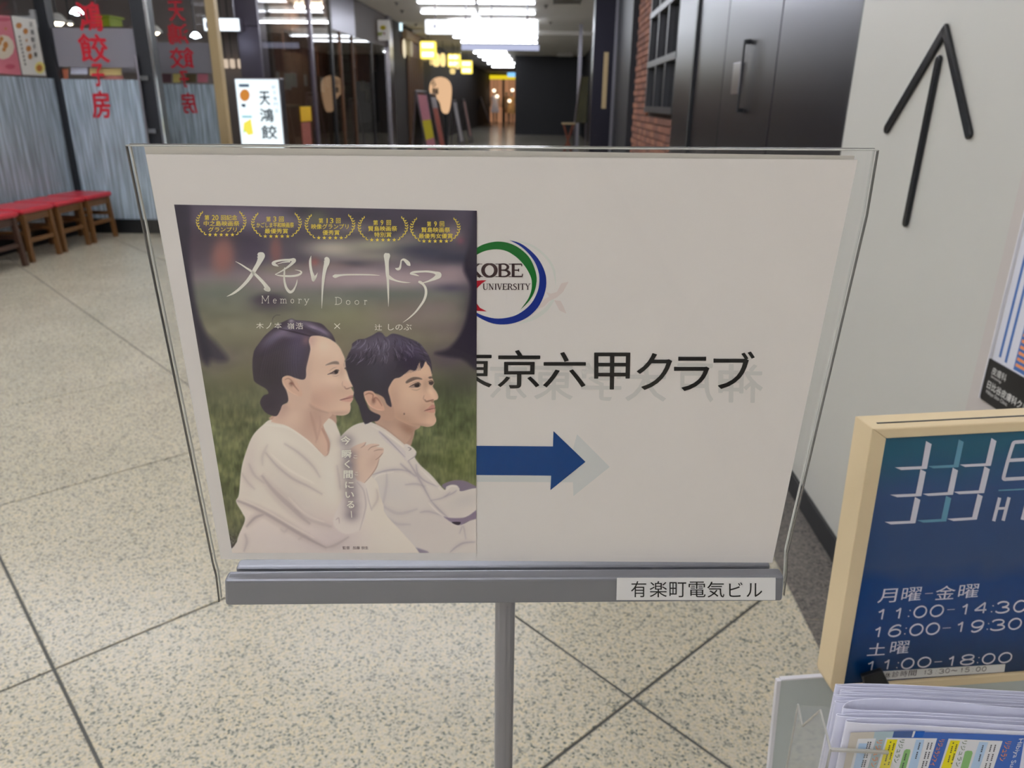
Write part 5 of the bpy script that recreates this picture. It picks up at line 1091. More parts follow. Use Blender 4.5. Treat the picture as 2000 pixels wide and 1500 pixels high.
I = Ink(F2i, .006)
for k in range(5):
    for u in (152, 208): I.poly([(u+k, 76+9*k), (u+3+k, 76+9*k), (u+4+k, 82+9*k), (u+1+k, 82+9*k)])
I.build('certificate_print', M['inkd'], cert, kind='stuff')
for k, (u0, v0, u1, v1, c, lb_) in enumerate(((107, 134, 133, 154, (190, 110, 80), 'photo of a filled bowl under the grey window band'), (138, 130, 171, 145, (200, 204, 222), 'small white and blue sticker under the grey window band'), (175, 133, 237, 147, (206, 184, 120), 'yellow lettered strip under the certificate'), (200, 148, 240, 155, (176, 110, 100), 'pink strip below the yellow lettered strip'))):
    flatprint('window_sticker', lb_, 'sticker', front(CG2+.04), [(u0, v1), (u1, v1), (u1, v0), (u0, v0)], mat_of('sticker_%d' % k, *c), group='stickers between the window films')
for k, (u0, u1, c, o_) in enumerate(((314, 334, (96, 66, 72), 'dark red'), (338, 352, (206, 190, 110), 'yellow'), (363, 383, (96, 84, 52), 'olive'), (386, 406, (196, 110, 126), 'pink'))):
    flatprint('window_sticker', '%s card between the films of the mirrored-lettering window' % o_, 'sticker', front(C3+.04), [(u0, 161), (u1, 161), (u1, 144), (u0, 144)], mat_of('card_%d' % k, *c), group='cards on the rear window')
# shop interior: back and side walls, counter, pendant lamps, shelves
MB(COR).box(-12, S_L-.02, CG2+4.2, CG2+4.3, 0, Z_C).build('wall_shop_back', M['interior'], label='dim back wall inside the dumpling shop', kind='structure')
MB(COR).box(-12, -11.9, CG2-7, CG2+4.2, 0, Z_C).build('wall_shop_side', M['interior'], label='dim side wall inside the dumpling shop', kind='structure')
MB(COR).box(-9.4, -6.0, CG2-6, CG2-5.9, 0, Z_C).build('wall_shop_partition', M['brown'], label='brown partition inside the dumpling shop', kind='structure')
ct = thing('shop_counter', 'pale counter inside the dumpling shop behind the frosted glass', 'counter', COR, (-6.2, CG2+1.2, 0))
MB(COR).box(-7.4, -4.9, CG2+1.0, CG2+1.5, 0, 1.0).build('body', M['food2'], ct, bevel=.01); MB(COR).box(-7.5, -4.8, CG2+.95, CG2+1.55, 1.0, 1.05).build('top', M['white'], ct, bevel=.01)
def pendant(c, u, v, r, label, cool=False):
    f = front(c); a, z = f.px(u, v)
    t = thing('pendant_lamp', label, 'pendant lamp', COR, (a, c, z), group='pendant lamps in the dumpling shop')
    MB(COR).lathe([(r*.2, r*.75), (r*.5, r*.62), (r*.85, r*.2), (r, -r*.1)], (a, c, z), 20).build('shade', M['coollamp' if cool else 'white'], t, smooth=True)
    MB(COR).lathe([(r*.3, -r*.35), (r*.55, -r*.15), (r*.55, r*.1), (r*.3, r*.3)], (a, c, z), 16).build('bulb', M['coollamp' if cool else 'warmlamp'], t, smooth=True)
    MB(COR).tube((a, c, z+r*.7), (a, c, Z_C), .008).build('cord', M['darkframe'], t)
pendant(CG2+1.4, 112, 42, .115, 'large white pendant lamp glowing behind the red lettering'); pendant(CG2+2.2, 150, 25, .075, 'cool bluish pendant lamp right of the large white one', True); pendant(CG2+2.6, 137, 46, .05, 'small pendant lamp between the two bright ones')
pendant(C3+1.2, 382, 71, .065, 'round cool lamp behind the mirrored red lettering', True); pendant(C3+1.0, 302, 62, .10, 'pale cone lamp left behind the mirrored lettering'); pendant(C3+.8, 288, 36, .03, 'tiny warm lamp beside the black door post')
gb = thing('storage_box', 'lime green box on a shelf inside the dumpling shop', 'box', COR, (-5.6, CG2+2.0, 2))
fbox('box_body', mat_of('lime_green', 160, 180, 24), gb, CG2+1.9, 186, 31, 214, 53, .3, .01); fbox('lid', mat_of('lime_lid', 176, 196, 60), gb, CG2+1.88, 185, 29, 214, 33, .34, .005)
a0, a1, z0, z1 = rect(CG2+1.9, 150, 53, 260, 58)
MB(COR).box(a0, a1, CG2+1.8, CG2+2.3, z0, z1).build('wall_shelf', M['brown'], label='brown shelf under the lime green box in the shop', cat='shelf')

# ------------------------------------------------------------------ red stools in a row
M['redseat'] = pm('red_vinyl', S(196, 44, 58), .3, noise=.04, scale=20)
M['stoolwood'] = pm('stool_wood', S(110, 74, 38), .45, noise=.2, scale=14)
M['stoolwood_dark'] = pm('stool_wood_dark', S(72, 48, 36), .45, noise=.2, scale=14)
def stool_meshes(wm):
    SW_, SD_, HS_ = .43, .40, .445
    out = []
    def mk(nm, mb, mat, bev=0):
        me = mesh_of(nm, np.array(mb.V), mb.F, bev, False, 3); me.materials.append(mat); out.append((nm, me))
    mk('seat', MB(W).box(-SD_/2, SD_/2, -SW_/2, SW_/2, HS_-.045, HS_), M['redseat'], .018)
    for x in (-1, 1):
        for y in (-1, 1):
            mb = MB(W); xb, yb = x*(SD_/2-.02), y*(SW_/2-.025); xt, yt = x*(SD_/2-.035), y*(SW_/2-.045); q = .019
            mb.add([(xb-q, yb-q, 0), (xb+q, yb-q, 0), (xb+q, yb+q, 0), (xb-q, yb+q, 0), (xt-q, yt-q, HS_-.04), (xt+q, yt-q, HS_-.04), (xt+q, yt+q, HS_-.04), (xt-q, yt+q, HS_-.04)], [(3, 2, 1, 0), (4, 5, 6, 7), (0, 1, 5, 4), (1, 2, 6, 5), (2, 3, 7, 6), (3, 0, 4, 7)])
            mk('leg', mb, wm, .003)
    for x in (-1, 1):
        mk('apron', MB(W).box(x*(SD_/2-.035)-.01, x*(SD_/2-.035)+.01, -SW_/2+.05, SW_/2-.05, HS_-.11, HS_-.045), wm, .002)
        mk('stretcher', MB(W).box(x*(SD_/2-.028)-.009, x*(SD_/2-.028)+.009, -SW_/2+.045, SW_/2-.045, .16, .195), wm, .002)
    for y in (-1, 1):
        mk('apron', MB(W).box(-SD_/2+.05, SD_/2-.05, y*(SW_/2-.045)-.01, y*(SW_/2-.045)+.01, HS_-.11, HS_-.045), wm, .002)
        mk('stretcher', MB(W).box(-SD_/2+.045, SD_/2-.045, y*(SW_/2-.036)-.009, y*(SW_/2-.036)+.009, .22, .255), wm, .002)
    return out
sm_a, sm_b = stool_meshes(M['stoolwood']), stool_meshes(M['stoolwood_dark'])
ends = ['farthest red stool, at the right end of the row', 'second red stool from the right end of the row', 'third red stool from the right end, with light brown legs', 'fourth red stool from the right, with dark brown legs', 'red stool second from the left edge of the photo, partly cut off', 'nearest red stool, cut off at the left edge']
c_first = COR.px(222, 456)[1]-.36
for k in range(6):
    s_ = SG1+.30+(.0, .0, .01, .045, .05, .07)[k]; c_ = c_first-.475*k-(.05 if k > 2 else 0)
    t = thing('stool', ends[k], 'stool', COR, (s_, c_, 0.0), 'red stools along the shop window')
    for nm, me in (sm_b if k > 2 else sm_a):
        o = bpy.data.objects.new(nm, me); COL.objects.link(o); o.parent = t
# ================================================================== BACKGROUND: THE PASSAGE
M['tube_shop_added'] = emitter('added_shop_tube', (1, .86, .7, 1), 85)  # unseen tubes added to light the curtains behind the dark glass
# ---- left: dark glazed front with panels
M['purple'] = pm('purple_grey_panel', S(104, 98, 112), .32, metal=.5, noise=.05, scale=2)
M['noren'] = pm('brown_curtain', S(128, 92, 76), .8, noise=.2, scale=6)
M['shoji'] = pm('pale_lattice_screen', S(134, 126, 110), .7)
M['bwood'] = pm('brown_shop_wood', S(96, 64, 40), .5, noise=.25, scale=6, stretch=(4, 4, .3))
M['innerwall'] = pm('brown_inner_wall', S(128, 106, 94), .7, noise=.35, scale=3)
M['darkint'] = pm('dark_interior', S(52, 46, 46), .7, noise=.25, scale=3)
SLP = Fr(S_L*es, ec, ez, es)
cx = lambda u, v=150, s=S_L: Fr(s*es, ec, ez, es).px(u, v)[0]
c_a, c_b, c_c, c_d = cx(517), cx(652), cx(696), cx(758)
CC = c_a-.05
a0 = front(CC).px(468, 100)[0]
MB(COR).box(a0, S_L, CC-.02, CC+.3, 0, Z_C).build('wall_column', M['purple'], label='purple-grey metal column at the corner of the dark shopfront', kind='structure')
MB(COR).box(a0-.004, S_L+.004, CC-.026, CC-.02, front(CC).px(490, 52)[1], front(CC).px(490, 52)[1]+.012).build('trim_2', M['darkframe'], label='dark joint line on the purple-grey column', kind='structure')
zfas = SLP.px(675, 66)[1]
dark = MB(COR).box(S_L-.006, S_L+.006, c_a, c_b, 0.1, Z_C).build('window_4', M['darkglass'], label='dark glazed shopfront mirroring the ceiling lights', kind='structure')
MB(COR).box(S_L-.006, S_L+.006, c_b, c_d, 0.1, zfas).build('window_5', M['darkglass'], label='dark glazed front under the purple fascia', kind='structure')
MB(COR).box(S_L-.05, S_L+.02, c_a, c_d, 0, .1).build('trim_3', M['black'], label='black plinth of the dark shopfront', kind='structure')
MB(COR).box(S_L-.12, S_L+.03, c_b, c_c, zfas, Z_C).build('wall_fascia', M['purple'], label='purple-grey fascia panel above the lattice screen', kind='structure')
MB(COR).box(S_L-.12, S_L+.0, c_c, c_d, zfas, Z_C).build('wall_fascia_dark', M['brown'], label='brown fascia beside the small square sign', kind='structure')
for k, (u, w_, mt) in enumerate(((612, .10, 'purple'), (650, .06, 'darkframe'), (690, .06, 'bwood'), (667, .05, 'bwood'), (727, .05, 'darkframe'))):
    MB(COR).box(S_L-.05, S_L+.03, cx(u)-w_/2, cx(u)+w_/2, .1, Z_C if u < 652 else zfas).build('trim_%d' % (4+k), M[mt], label='%s upright %s of the dark shopfront' % (('purple-grey', 'black', 'brown', 'slim brown', 'thin black')[k], ('left', 'middle', 'right', 'between the lattice screens', 'far right')[k]), kind='structure')
MB(COR).box(S_L-1.7, S_L-1.6, CG2+4.3, c_d+3, 0, Z_C).build('wall_shop_inner', M['innerwall'], label='dark inner wall of the glazed shop', kind='structure')
# lattice screens
for k, (u0, u1) in enumerate(((654, 667), (669, 689))):
    t = thing('lattice_screen', ('pale lattice screen left of the slim brown upright', 'pale lattice screen right of the slim brown upright')[k], 'screen', COR, (S_L-.1, cx(u0), 0))
    k0, k1 = cx(u0, s=S_L-.1), cx(u1, s=S_L-.1)
    MB(COR).box(S_L-.13, S_L-.12, k0, k1, .1, zfas-.02).build('backing', M['shoji'], t)
    for j in range(24): MB(COR).box(S_L-.12, S_L-.10, k0, k1, .2+j*.11, .225+j*.11).build('slat', M['bwood'] if j % 2 else M['shoji'], t)
# curtains, paper strips, menu boards seen through the glass
SI = S_L-.35
SIP = Fr(SI*es, ec, ez, es)
def inner(name, label, cat, u0, v0, u1, v1, mat, group=None, s=SI, dp=.01):
    f = Fr(s*es, ec, ez, es); um, vm = (u0+u1)/2, (v0+v1)/2
    k0, k1 = f.px(u0, vm)[0], f.px(u1, vm)[0]; z0, z1 = f.px(um, v1)[1], f.px(um, v0)[1]
    o = MB(COR).box(s-dp, s, k0, k1, z0, z1).build(name, mat, label=label, cat=cat, group=group)
    if group: MB(COR).tube((s-.005, (k0+k1)/2, z1-.01), (s-.005, (k0+k1)/2, Z_C), .003, n=5).build('string', M['shoji'], o)
    return o
for k, (u0, v0, u1, v1, lb_) in enumerate(((524, 66, 552, 138, 'brown hanging board at the left end of the dark shopfront'), (554, 64, 590, 102, 'striped brown curtain left of the purple upright'), (592, 68, 612, 110, 'narrow striped brown curtain at the purple upright'), (620, 94, 650, 150, 'brown curtain panel left of the lattice screens'), (696, 94, 725, 160, 'brown curtain panel right of the lattice screens'), (728, 94, 754, 140, 'striped brown curtain under the small square sign'))):
    t = thing('shop_curtain', lb_, 'curtain', COR, (SI, cx((u0+u1)/2, s=SI), 1.5), 'curtains in the dark shopfront')
    f = SIP; k0, k1 = f.px(u0, (v0+v1)/2)[0], f.px(u1, (v0+v1)/2)[0]; z0, z1 = f.px((u0+u1)/2, v1)[1], f.px((u0+u1)/2, v0)[1]
    for j in range(5): MB(COR).box(SI-.02, SI+(.0 if j % 2 else .012), k0+(k1-k0)*j/5, k0+(k1-k0)*(j+1)/5, z0, z1).build('fold', M['noren'] if (j % 2 or k in (0, 3, 4)) else pm('curtain_stripe_%d%d' % (k, j), S(136, 110, 104), .8), t)
    MB(COR).tube((SI, k0, z1+.01), (SI, k1, z1+.01), .015, n=8).build('rod', M['bwood'], t)
    for kk in (k0+.02, k1-.02): MB(COR).tube((SI, kk, z1+.01), (SI, kk, Z_C), .006, n=6).build('rod_hanger', M['darkframe'], t)
M['strip'] = pm('paper_strip', S(196, 206, 204), .6)
pos = ['leftmost', 'second', 'third', 'fourth', 'fifth', 'sixth', 'seventh', 'eighth', 'ninth']
for k, (u0, v0, u1, v1) in enumerate(((531, 140, 546, 154), (557, 143, 568, 175), (569, 142, 580, 170), (595, 146, 600, 168), (607, 148, 616, 184), (627, 150, 634, 180), (638, 150, 646, 170), (706, 158, 714, 178), (716, 172, 723, 200))):
    inner('paper_menu_strip', '%s white paper menu strip hanging in the dark shopfront, counted from the column' % pos[k], 'paper strip', u0, v0, u1, v1, M['strip'], 'paper menu strips', s=SI+.06)
inner('yellow_menu_card', 'bright yellow card above the reddish poster in the dark shopfront', 'card', 588, 208, 608, 237, pm('yellow_card', S(226, 178, 20), .5), s=S_L+.02)
inner('food_poster', 'reddish food poster below the bright yellow card', 'poster', 591, 239, 608, 290, pm('red_poster', S(150, 84, 72), .5, noise=.5, scale=25), s=S_L+.018)
inner('counter_shelf', 'thin pale shelf edge behind the yellow card', 'shelf', 550, 206, 618, 211, M['shoji'], s=SI+.05, dp=1.29)
for k, cc in enumerate((c_a+1.2, (c_a+c_b)/2+1.0, c_c+1.0)):
    ceiling_light(S_L-1.5, S_L-.5, cc, '%s tube light inside the dark glazed shop' % ('left', 'middle', 'right')[k], 'tube_shop_added', wd=.2)
# ---- lightbox sign on the floor
CL_ = C3-.6
lbx = thing('lightbox_sign', 'glowing white standing lightbox with black shop lettering and food pictures', 'lightbox sign', COR, (front(CL_).px(505, 200)[0], CL_, 0))
FL = front(CL_); l0, l1, z1 = FL.px(463, 200)[0]+.0, FL.px(549, 200)[0], FL.px(500, 155)[1]
l0, l1 = FL.px(465, 210)[0], FL.px(548, 210)[0]
MB(COR).box(l0-.015, l1+.015, CL_, CL_+.14, .06, z1+.015).build('casing', M['steel'], lbx, bevel=.006)
MB(COR).box(l0, l1, CL_-.004, CL_, .09, z1).build('lit_face', emitter('lightbox_face', (.84, .95, 1.0, 1), 1.15), lbx)
for x in (l0, l1-.06): MB(COR).box(x, x+.06, CL_-.08, CL_+.22, 0, .06).build('foot', M['steel'], lbx, bevel=.005)
FLh = .006; lm = pm('lightbox_ink', S(20, 40, 56), .6); lm2 = pm('lightbox_ink_faint', S(130, 160, 180), .6)
for ch, u, v, w_ in (('天', 516, 192, 20), ('鴻', 520, 225, 26), ('餃', 525, 258, 30)):
    I = Ink(FL, FLh); I.text(ch, (u-w_/2+2, v+13), (u+w_/2+2, v+13), (u-w_/2, v-13), .02); I.build('sign_letter', lm, lbx)
I = Ink(FL, FLh)
for k, ch in enumerate('餃子専門店'): I.text(ch, (531+1.5*k, 174+11.5*k), (539+1.5*k, 174+11.5*k), (530+1.5*k, 166+11.5*k))
I.build('sign_small_lettering', lm2, lbx)
def fo(P, col, nm='food_picture'):
    I = Ink(FL, FLh+.001*random.random()); I.poly(P); return I.build(nm, emitter('lit_'+nm+str(len(lbx.children)), S(*col), 1.0), lbx)
fo([(466, 164), (486, 164), (487, 170), (467, 170)], (70, 90, 110)); fo([(488+10*math.cos(t)-10, 186+12*math.sin(t)) for t in np.linspace(0, 6.28, 14)[:-1]], (200, 130, 60)); fo([(471, 203), (480, 203), (479, 210), (472, 208)], (40, 60, 80))
fo([(472, 226), (492, 226), (492, 230), (473, 230)], (130, 190, 200)); fo([(476, 240), (490, 232), (495, 262), (485, 264), (475, 252)], (240, 226, 90)); fo([(475, 250), (480, 256), (476, 260)], (150, 220, 90))
# hanging lit sign and lamps behind the wood post
CHS = C3+1.9
hs = thing('hanging_lightbox', 'white lit hanging sign behind the wood post', 'lightbox sign', COR, (front(CHS).px(433, 48)[0], CHS, 2.5))
fbox('casing', M['steel'], hs, CHS+.005, 397, 34, 468, 61, .12); fbox('lit_face', emitter('hanging_sign_face', (.86, .94, 1, 1), 1.7), hs, CHS, 398, 36, 467, 60, .004)
fbox('blue_mark', pm('blue_mark', S(60, 100, 190), .5), hs, CHS-.006, 402, 43, 411, 55, .004)
for u in (410, 458):
    a_, z_ = front(CHS+.05).px(u, 36); MB(COR).tube((a_, CHS+.05, z_), (a_, CHS+.05, Z_C), .01, n=8).build('hanger', M['steel'], hs)
for k, u in enumerate((441, 454, 469)):
    c_ = CHS+.6; a_, z_ = front(c_).px(u, 124)
    t = thing('pendant_lamp', '%s of three small beige shades right of the wood post' % ('left', 'middle', 'right')[k], 'pendant lamp', COR, (a_, c_, z_), 'small beige pendant lamps')
    MB(COR).lathe([(.025, .06), (.036, .05), (.036, -.05), (.028, -.065)], (a_, c_, z_), 14).build('shade', emitter('beige_shade_%d' % k, (1, .8, .62, 1), .6), t); MB(COR).tube((a_, c_, z_+.05), (a_, c_, Z_C), .006, n=6).build('cord', M['darkframe'], t)
# ---- small projecting sign, lit strip
cps = cx(742); ps = thing('projecting_sign', 'small square white sign with yellow and black picture on the fascia', 'sign', COR, (front(cps).px(741, 58)[0], cps, 2.4))
fbox('panel', pm('sign_white', S(186, 182, 176), .5, emit=S(186, 182, 176), es_=.25), ps, cps, 723, 39, 760, 78, .1, .01)  # panel colour carries a faint glow of its own
fp = front(cps-.004)
def fpol(par, P, col, nm='picture_mark', f=fp):
    I = Ink(f, 0); I.poly(P); return I.build(nm, pm(nm+str(random.random()), S(*col), .6), par)
fpol(ps, [(742+6*math.cos(t)+6, 54+5*math.sin(t)) for t in np.linspace(0, 6.28, 12)[:-1]], (196, 178, 40)); fpol(ps, [(727, 56), (733, 53), (735, 60), (731, 60)], (50, 46, 40)); fpol(ps, [(730, 64), (748, 62), (746, 70), (733, 70)], (176, 182, 110)); fpol(ps, [(749, 63), (752, 63), (752, 68), (749, 68)], (150, 70, 60))
MB(COR).box(front(cps).px(728, 40)[0], front(cps).px(736, 40)[0], cps+.02, cps+.08, front(cps).px(730, 39)[1], Z_C).build('bracket', M['black'], ps)
c_s = cx(785); sn = thing('vertical_sign', 'narrow pale blue lit sign hanging near the ceiling', 'sign', COR, (front(c_s).px(782, 47)[0], c_s, 2.5))
fbox('lit_face', emitter('blue_lit', (.7, .93, 1, 1), 1.3), sn, c_s, 779, 36, 785, 60, .06); a_, z_ = front(c_s).px(782, 36); MB(COR).tube((a_, c_s+.03, z_), (a_, c_s+.03, Z_C), .015, n=6).build('hanger', M['darkframe'], sn)
# ---- wooden shopfront beyond, with round lit windows
c_w0, c_w1 = c_d+.2, cx(850)
MB(COR).box(S_L-.3, S_L-.02, c_w0, 56, 0, Z_C).build('wall_left', M['darkint'], label='dark wall of the passage beyond the glazed front', kind='structure')
MB(COR).box(S_L-.02, S_L+.06, c_d, c_d+.5, 0, Z_C).build('wall_pier', M['steel'], label='brushed metal pier between the glazed and wooden fronts', kind='structure')
ws = thing('wooden_shopfront', 'dark brown slatted wooden shopfront with round lit windows', 'shopfront', COR, (S_L, cx(805), 0))
zsl = SLP.px(805, 112)[1]
MB(COR).box(S_L-.02, S_L+.05, cx(787), cx(832), zsl, Z_C-.35).build('header', M['bwood'], ws)
MB(COR).box(S_L-.02, S_L+.10, cx(790), cx(834), Z_C-.35, Z_C-.12).build('eave_beam', pm('eave_wood', S(140, 112, 76), .5), ws)
k0, k1 = cx(796), cx(826)
for j in range(9): MB(COR).box(S_L, S_L+.04, k0+(k1-k0)*j/9, k0+(k1-k0)*(j+.62)/9, .3, zsl).build('slat', M['bwood'], ws)
MB(COR).box(S_L-.02, S_L+.05, k0, k1, 0.02, .3).build('kick_board', M['bwood'], ws)
for u, r in ((790, .24), (804, .22)):
    c_, z_ = Fr((S_L+.06)*es, ec, ez, es).px(u, 95)
    MB(Fr((S_L+.05)*es+c_*ec+z_*ez, ec, ez, es)).lathe([(r, 0), (r, .012), (r*.8, .014)], n=24).build('round_window', emitter('round_window_%d' % u, (1, .86, .6, 1), .8 if u < 800 else .35), ws)
# ---- yellow lanterns
M['lantern'] = emitter('yellow_lantern', (1.0, .78, .12, 1), 1.5); M['lantern_core'] = emitter('lantern_core', (1, .95, .6, 1), 2.2)
for k, (u0, v0, u1, v1, c, o_) in enumerate(((820, 80, 851, 115, 24, 'nearest, largest square yellow lantern'), (874, 105, 899, 131, 29, 'middle square yellow lantern'), (900, 118, 922, 144, 33, 'farthest square yellow lantern'))):
    a0, a1, z0, z1 = rect(c, u0, v0, u1, v1); t = thing('square_lantern', o_+' hanging over the passage', 'lantern', COR, ((a0+a1)/2, c, z0), 'square yellow lanterns')
    MB(COR).box(a0, a1, c, c+(a1-a0)*.5, z0, z1).build('paper_box', M['lantern'], t, bevel=.05, seg=3)
    for j in (.25, .75): MB(COR).box(a0+.06, a1-.06, c-.006, c-.001, z0+(z1-z0)*(j-.14), z0+(z1-z0)*(j+.14)).build('bright_tube', M['lantern_core'], t, bevel=.002)
    MB(COR).box(a0-.01, a1+.01, c-.01, c+(a1-a0)*.5+.01, z1, z1+.03).build('cap', M['darkframe'], t); MB(COR).tube(((a0+a1)/2, c+.1, z1), ((a0+a1)/2, c+.1, Z_C-(.1 if c > 24.4 else 0)), .012, n=6).build('hanger', M['darkframe'], t)
for k, (u, v, ru, rv) in enumerate(((842, 119, 3, 7), (852, 117, 7, 11), (865, 117, 5, 11), (884, 139, 5, 5), (894, 130, 4, 4))):
    c = 26+k*.6; a_, z_ = front(c).px(u, v); r = ru/1472*c*1.02; hgt = rv/1472*c
    t = thing('paper_lantern', ('small dim', 'rounder warm', 'slim warm', 'tiny low', 'tiny upper')[k]+' paper lantern between the square yellow ones', 'lantern', COR, (a_, c, z_), 'small paper lanterns')
    MB(COR).lathe([(r*.5, -hgt), (r*.9, -hgt*.7), (r, 0), (r*.9, hgt*.7), (r*.5, hgt)], (a_, c, z_), 16).build('paper_body', emitter('paper_lantern_%d' % k, (1, .74, .3, 1), (.7, 1.2, 1.2, .9, 1.1)[k]), t, smooth=True)
    MB(COR).tube((a_, c, z_+hgt), (a_, c, Z_C-.1), .01, n=6).build('hanger', M['darkframe'], t)
# ---- round-topped lit floor sign
c = 20.0; f = front(c)
bs = thing('ramen_floor_sign', 'tall beige glowing round-topped floor sign with black brush letters', 'floor sign', COR, (f.px(862, 240)[0], c, 0))
P = [f.px(u, v) for u, v in [(838, 172), (841, 160), (848, 153), (858, 150), (868, 152), (876, 159), (880, 170), (880, 185), (878, 205), (874, 220), (868, 222), (862, 216), (858, 200), (848, 188), (840, 182)]]
MB(f).prism([tuple(p) for p in catmull(P, 4, True)][::-1], -.25, 0).build('lit_body', emitter('beige_lit', (.80, .50, .29, 1), .9), bs, bevel=.03)
MB(COR).tube((f.px(869, 220)[0], c+.12, 0.04), (f.px(869, 220)[0], c+.12, f.px(869, 215)[1]), .04).build('stem', M['darkframe'], bs); MB(COR).box(f.px(869, 220)[0]-.2, f.px(869, 220)[0]+.2, c-.05, c+.3, 0.0, .04).build('foot', M['darkframe'], bs)
for ch, u, v, w_ in (('ら', 847, 163, 8), ('麺', 850, 178, 12)):
    I = Ink(f, .01); I.text(ch, (u-w_/2, v+6), (u+w_/2, v+6), (u-w_/2, v-6), .03); I.build('brush_letter', M['ink_black'], bs)
# ---- A-boards
def aboard(c, u0, u1, vt, s_face, label, cols, back=True):
    """A-frame board seen obliquely: left leg frame leans back left, face towards the right"""
    f = front(c); z1 = f.px((u0+u1)/2, vt)[1]; sL, sR = f.px(u0, 230)[0], f.px(u1, 230)[0]; sm = sL+(sR-sL)*.38
    t = thing('a_frame_board', label, 'sandwich board', COR, (sm, c, 0), 'A-frame boards along the passage')
    wd = s_face
    for s0_ in (sL, sR):
        for cc in (c, c+wd): MB(COR).tube((s0_, cc, 0), (sm, cc, z1), .022, n=8).build('frame_leg', M['steel'], t)
        MB(COR).tube((sm, c, z1), (sm, c+wd, z1), .02, n=8).build('top_rail', M['steel'], t)
    d = np.array([sR-sm, -z1]); k_ = lambda q: sm+(sR-sm)*q
    for (q0, q1, mt) in cols:
        mb = MB(COR); zz = lambda q: z1*(1-q)
        mb.add([(k_(q0)+.012, c+.03, zz(q0)), (k_(q1)+.012, c+.03, zz(q1)), (k_(q1)+.012, c+wd-.03, zz(q1)), (k_(q0)+.012, c+wd-.03, zz(q0)), (k_(q0)-.01, c+.03, zz(q0)), (k_(q1)-.01, c+.03, zz(q1)), (k_(q1)-.01, c+wd-.03, zz(q1)), (k_(q0)-.01, c+wd-.03, zz(q0))],
               [(0, 1, 2, 3), (7, 6, 5, 4), (0, 4, 5, 1), (1, 5, 6, 2), (2, 6, 7, 3), (3, 7, 4, 0)]).build('board_print', mt, t)
    if back:
        mb = MB(COR); zz = lambda q: z1*(1-q); kb = lambda q: sm+(sL-sm)*q
        mb.add([(kb(.04)-.012, c+.03, zz(.04)), (kb(.8)-.012, c+.03, zz(.8)), (kb(.8)-.012, c+wd-.03, zz(.8)), (kb(.04)-.012, c+wd-.03, zz(.04)), (kb(.04)+.01, c+.03, zz(.04)), (kb(.8)+.01, c+.03, zz(.8)), (kb(.8)+.01, c+wd-.03, zz(.8)), (kb(.04)+.01, c+wd-.03, zz(.04))],
               [(0, 1, 2, 3), (7, 6, 5, 4), (0, 4, 5, 1), (1, 5, 6, 2), (2, 6, 7, 3), (3, 7, 4, 0)]).build('back_board', M['darkint'], t)
PK1 = pm('pink_print', S(206, 132, 146), .5, noise=.3, scale=12); YL = pm('yellow_print_board', S(224, 206, 30), .5); RD = pm('red_print', S(176, 92, 78), .5, noise=.4, scale=12); GRY = pm('grey_print', S(176, 170, 172), .5); PKL = pm('pale_pink_print', S(208, 168, 164), .5)
aboard(15.6, 799, 838, 178, 1.25, 'nearest A-frame board with pink and yellow posters', [(.04, .36, PK1), (.36, .6, YL), (.6, .8, PK1)])
aboard(18.0, 826, 862, 184, .9, 'A-frame board with reddish poster just behind the pink one', [(.04, .2, GRY), (.2, .8, RD)], False)
aboard(22.0, 872, 901, 196, .9, 'grey A-frame board right of the round-topped sign', [(.04, .8, GRY)], False)
aboard(27.0, 893, 918, 194, .9, 'pale pink A-frame board beyond the grey one', [(.04, .85, PKL)], False)
aboard(46.0, 925, 958, 190, .9, 'farthest A-frame board standing open near the lit store', [(.04, .85, GRY)], True)
# ---- white hanging lightboxes over the passage
CH = 14.0
hb = thing('wayfinding_lightbox', 'long white lit lightbox hanging across the passage, left half', 'lightbox sign', COR, (front(CH).px(880, 52)[0], CH, 2.7), 'hanging lightboxes')
WB = emitter('wayfinding_white', (.93, .96, 1, 1), 1.5)
fbox('lit_face', WB, hb, CH, 830, 38, 932, 66, .14, .02); fbox('mark', pm('faint_mark', S(150, 150, 160), .5), hb, CH-.006, 846, 47, 852, 55, .004)
hb2 = thing('wayfinding_lightbox', 'long white lit lightbox hanging across the passage, right half', 'lightbox sign', COR, (front(CH).px(990, 52)[0], CH, 2.7), 'hanging lightboxes')
fbox('lit_face', WB, hb2, CH, 933, 39, 1051, 69, .14, .02)
hb3 = thing('wayfinding_lightbox', 'short white lit box set crosswise between the two long lightboxes', 'lightbox sign', COR, (front(CH).px(942, 55)[0], CH-.5, 2.7), 'hanging lightboxes')
a_, z0_ = front(CH).px(936, 68); z1_ = front(CH).px(936, 36)[1]
MB(COR).box(a_-.05, a_+.05, CH-.75, CH-.05, z0_, z1_).build('lit_face', WB, hb3, bevel=.01)
for par, us in ((hb, (850, 910)), (hb2, (960, 1030)), (hb3, (936,))):
    for u in us:
        a_, z_ = front(CH+.07).px(u, 40); MB(COR).tube((a_, CH+.07 if par != hb3 else CH-.4, z_), (a_, CH+.07 if par != hb3 else CH-.4, Z_C), .012, n=6).build('hanger', M['steel'], par)
cb = 19.5; bb_ = thing('banner_sign', 'bluish translucent banner sign hanging behind the white lightboxes', 'sign', COR, (front(cb).px(977, 92)[0], cb, 2.4))
fbox('lit_face', emitter('bluish_sign', (.62, .66, .9, 1), .75), bb_, cb, 901, 87, 1053, 98, .08, .01)
for u in (915, 1040): a_, z_ = front(cb).px(u, 87); MB(COR).tube((a_, cb+.04, z_), (a_, cb+.04, Z_C), .012, n=6).build('hanger', M['steel'], bb_)
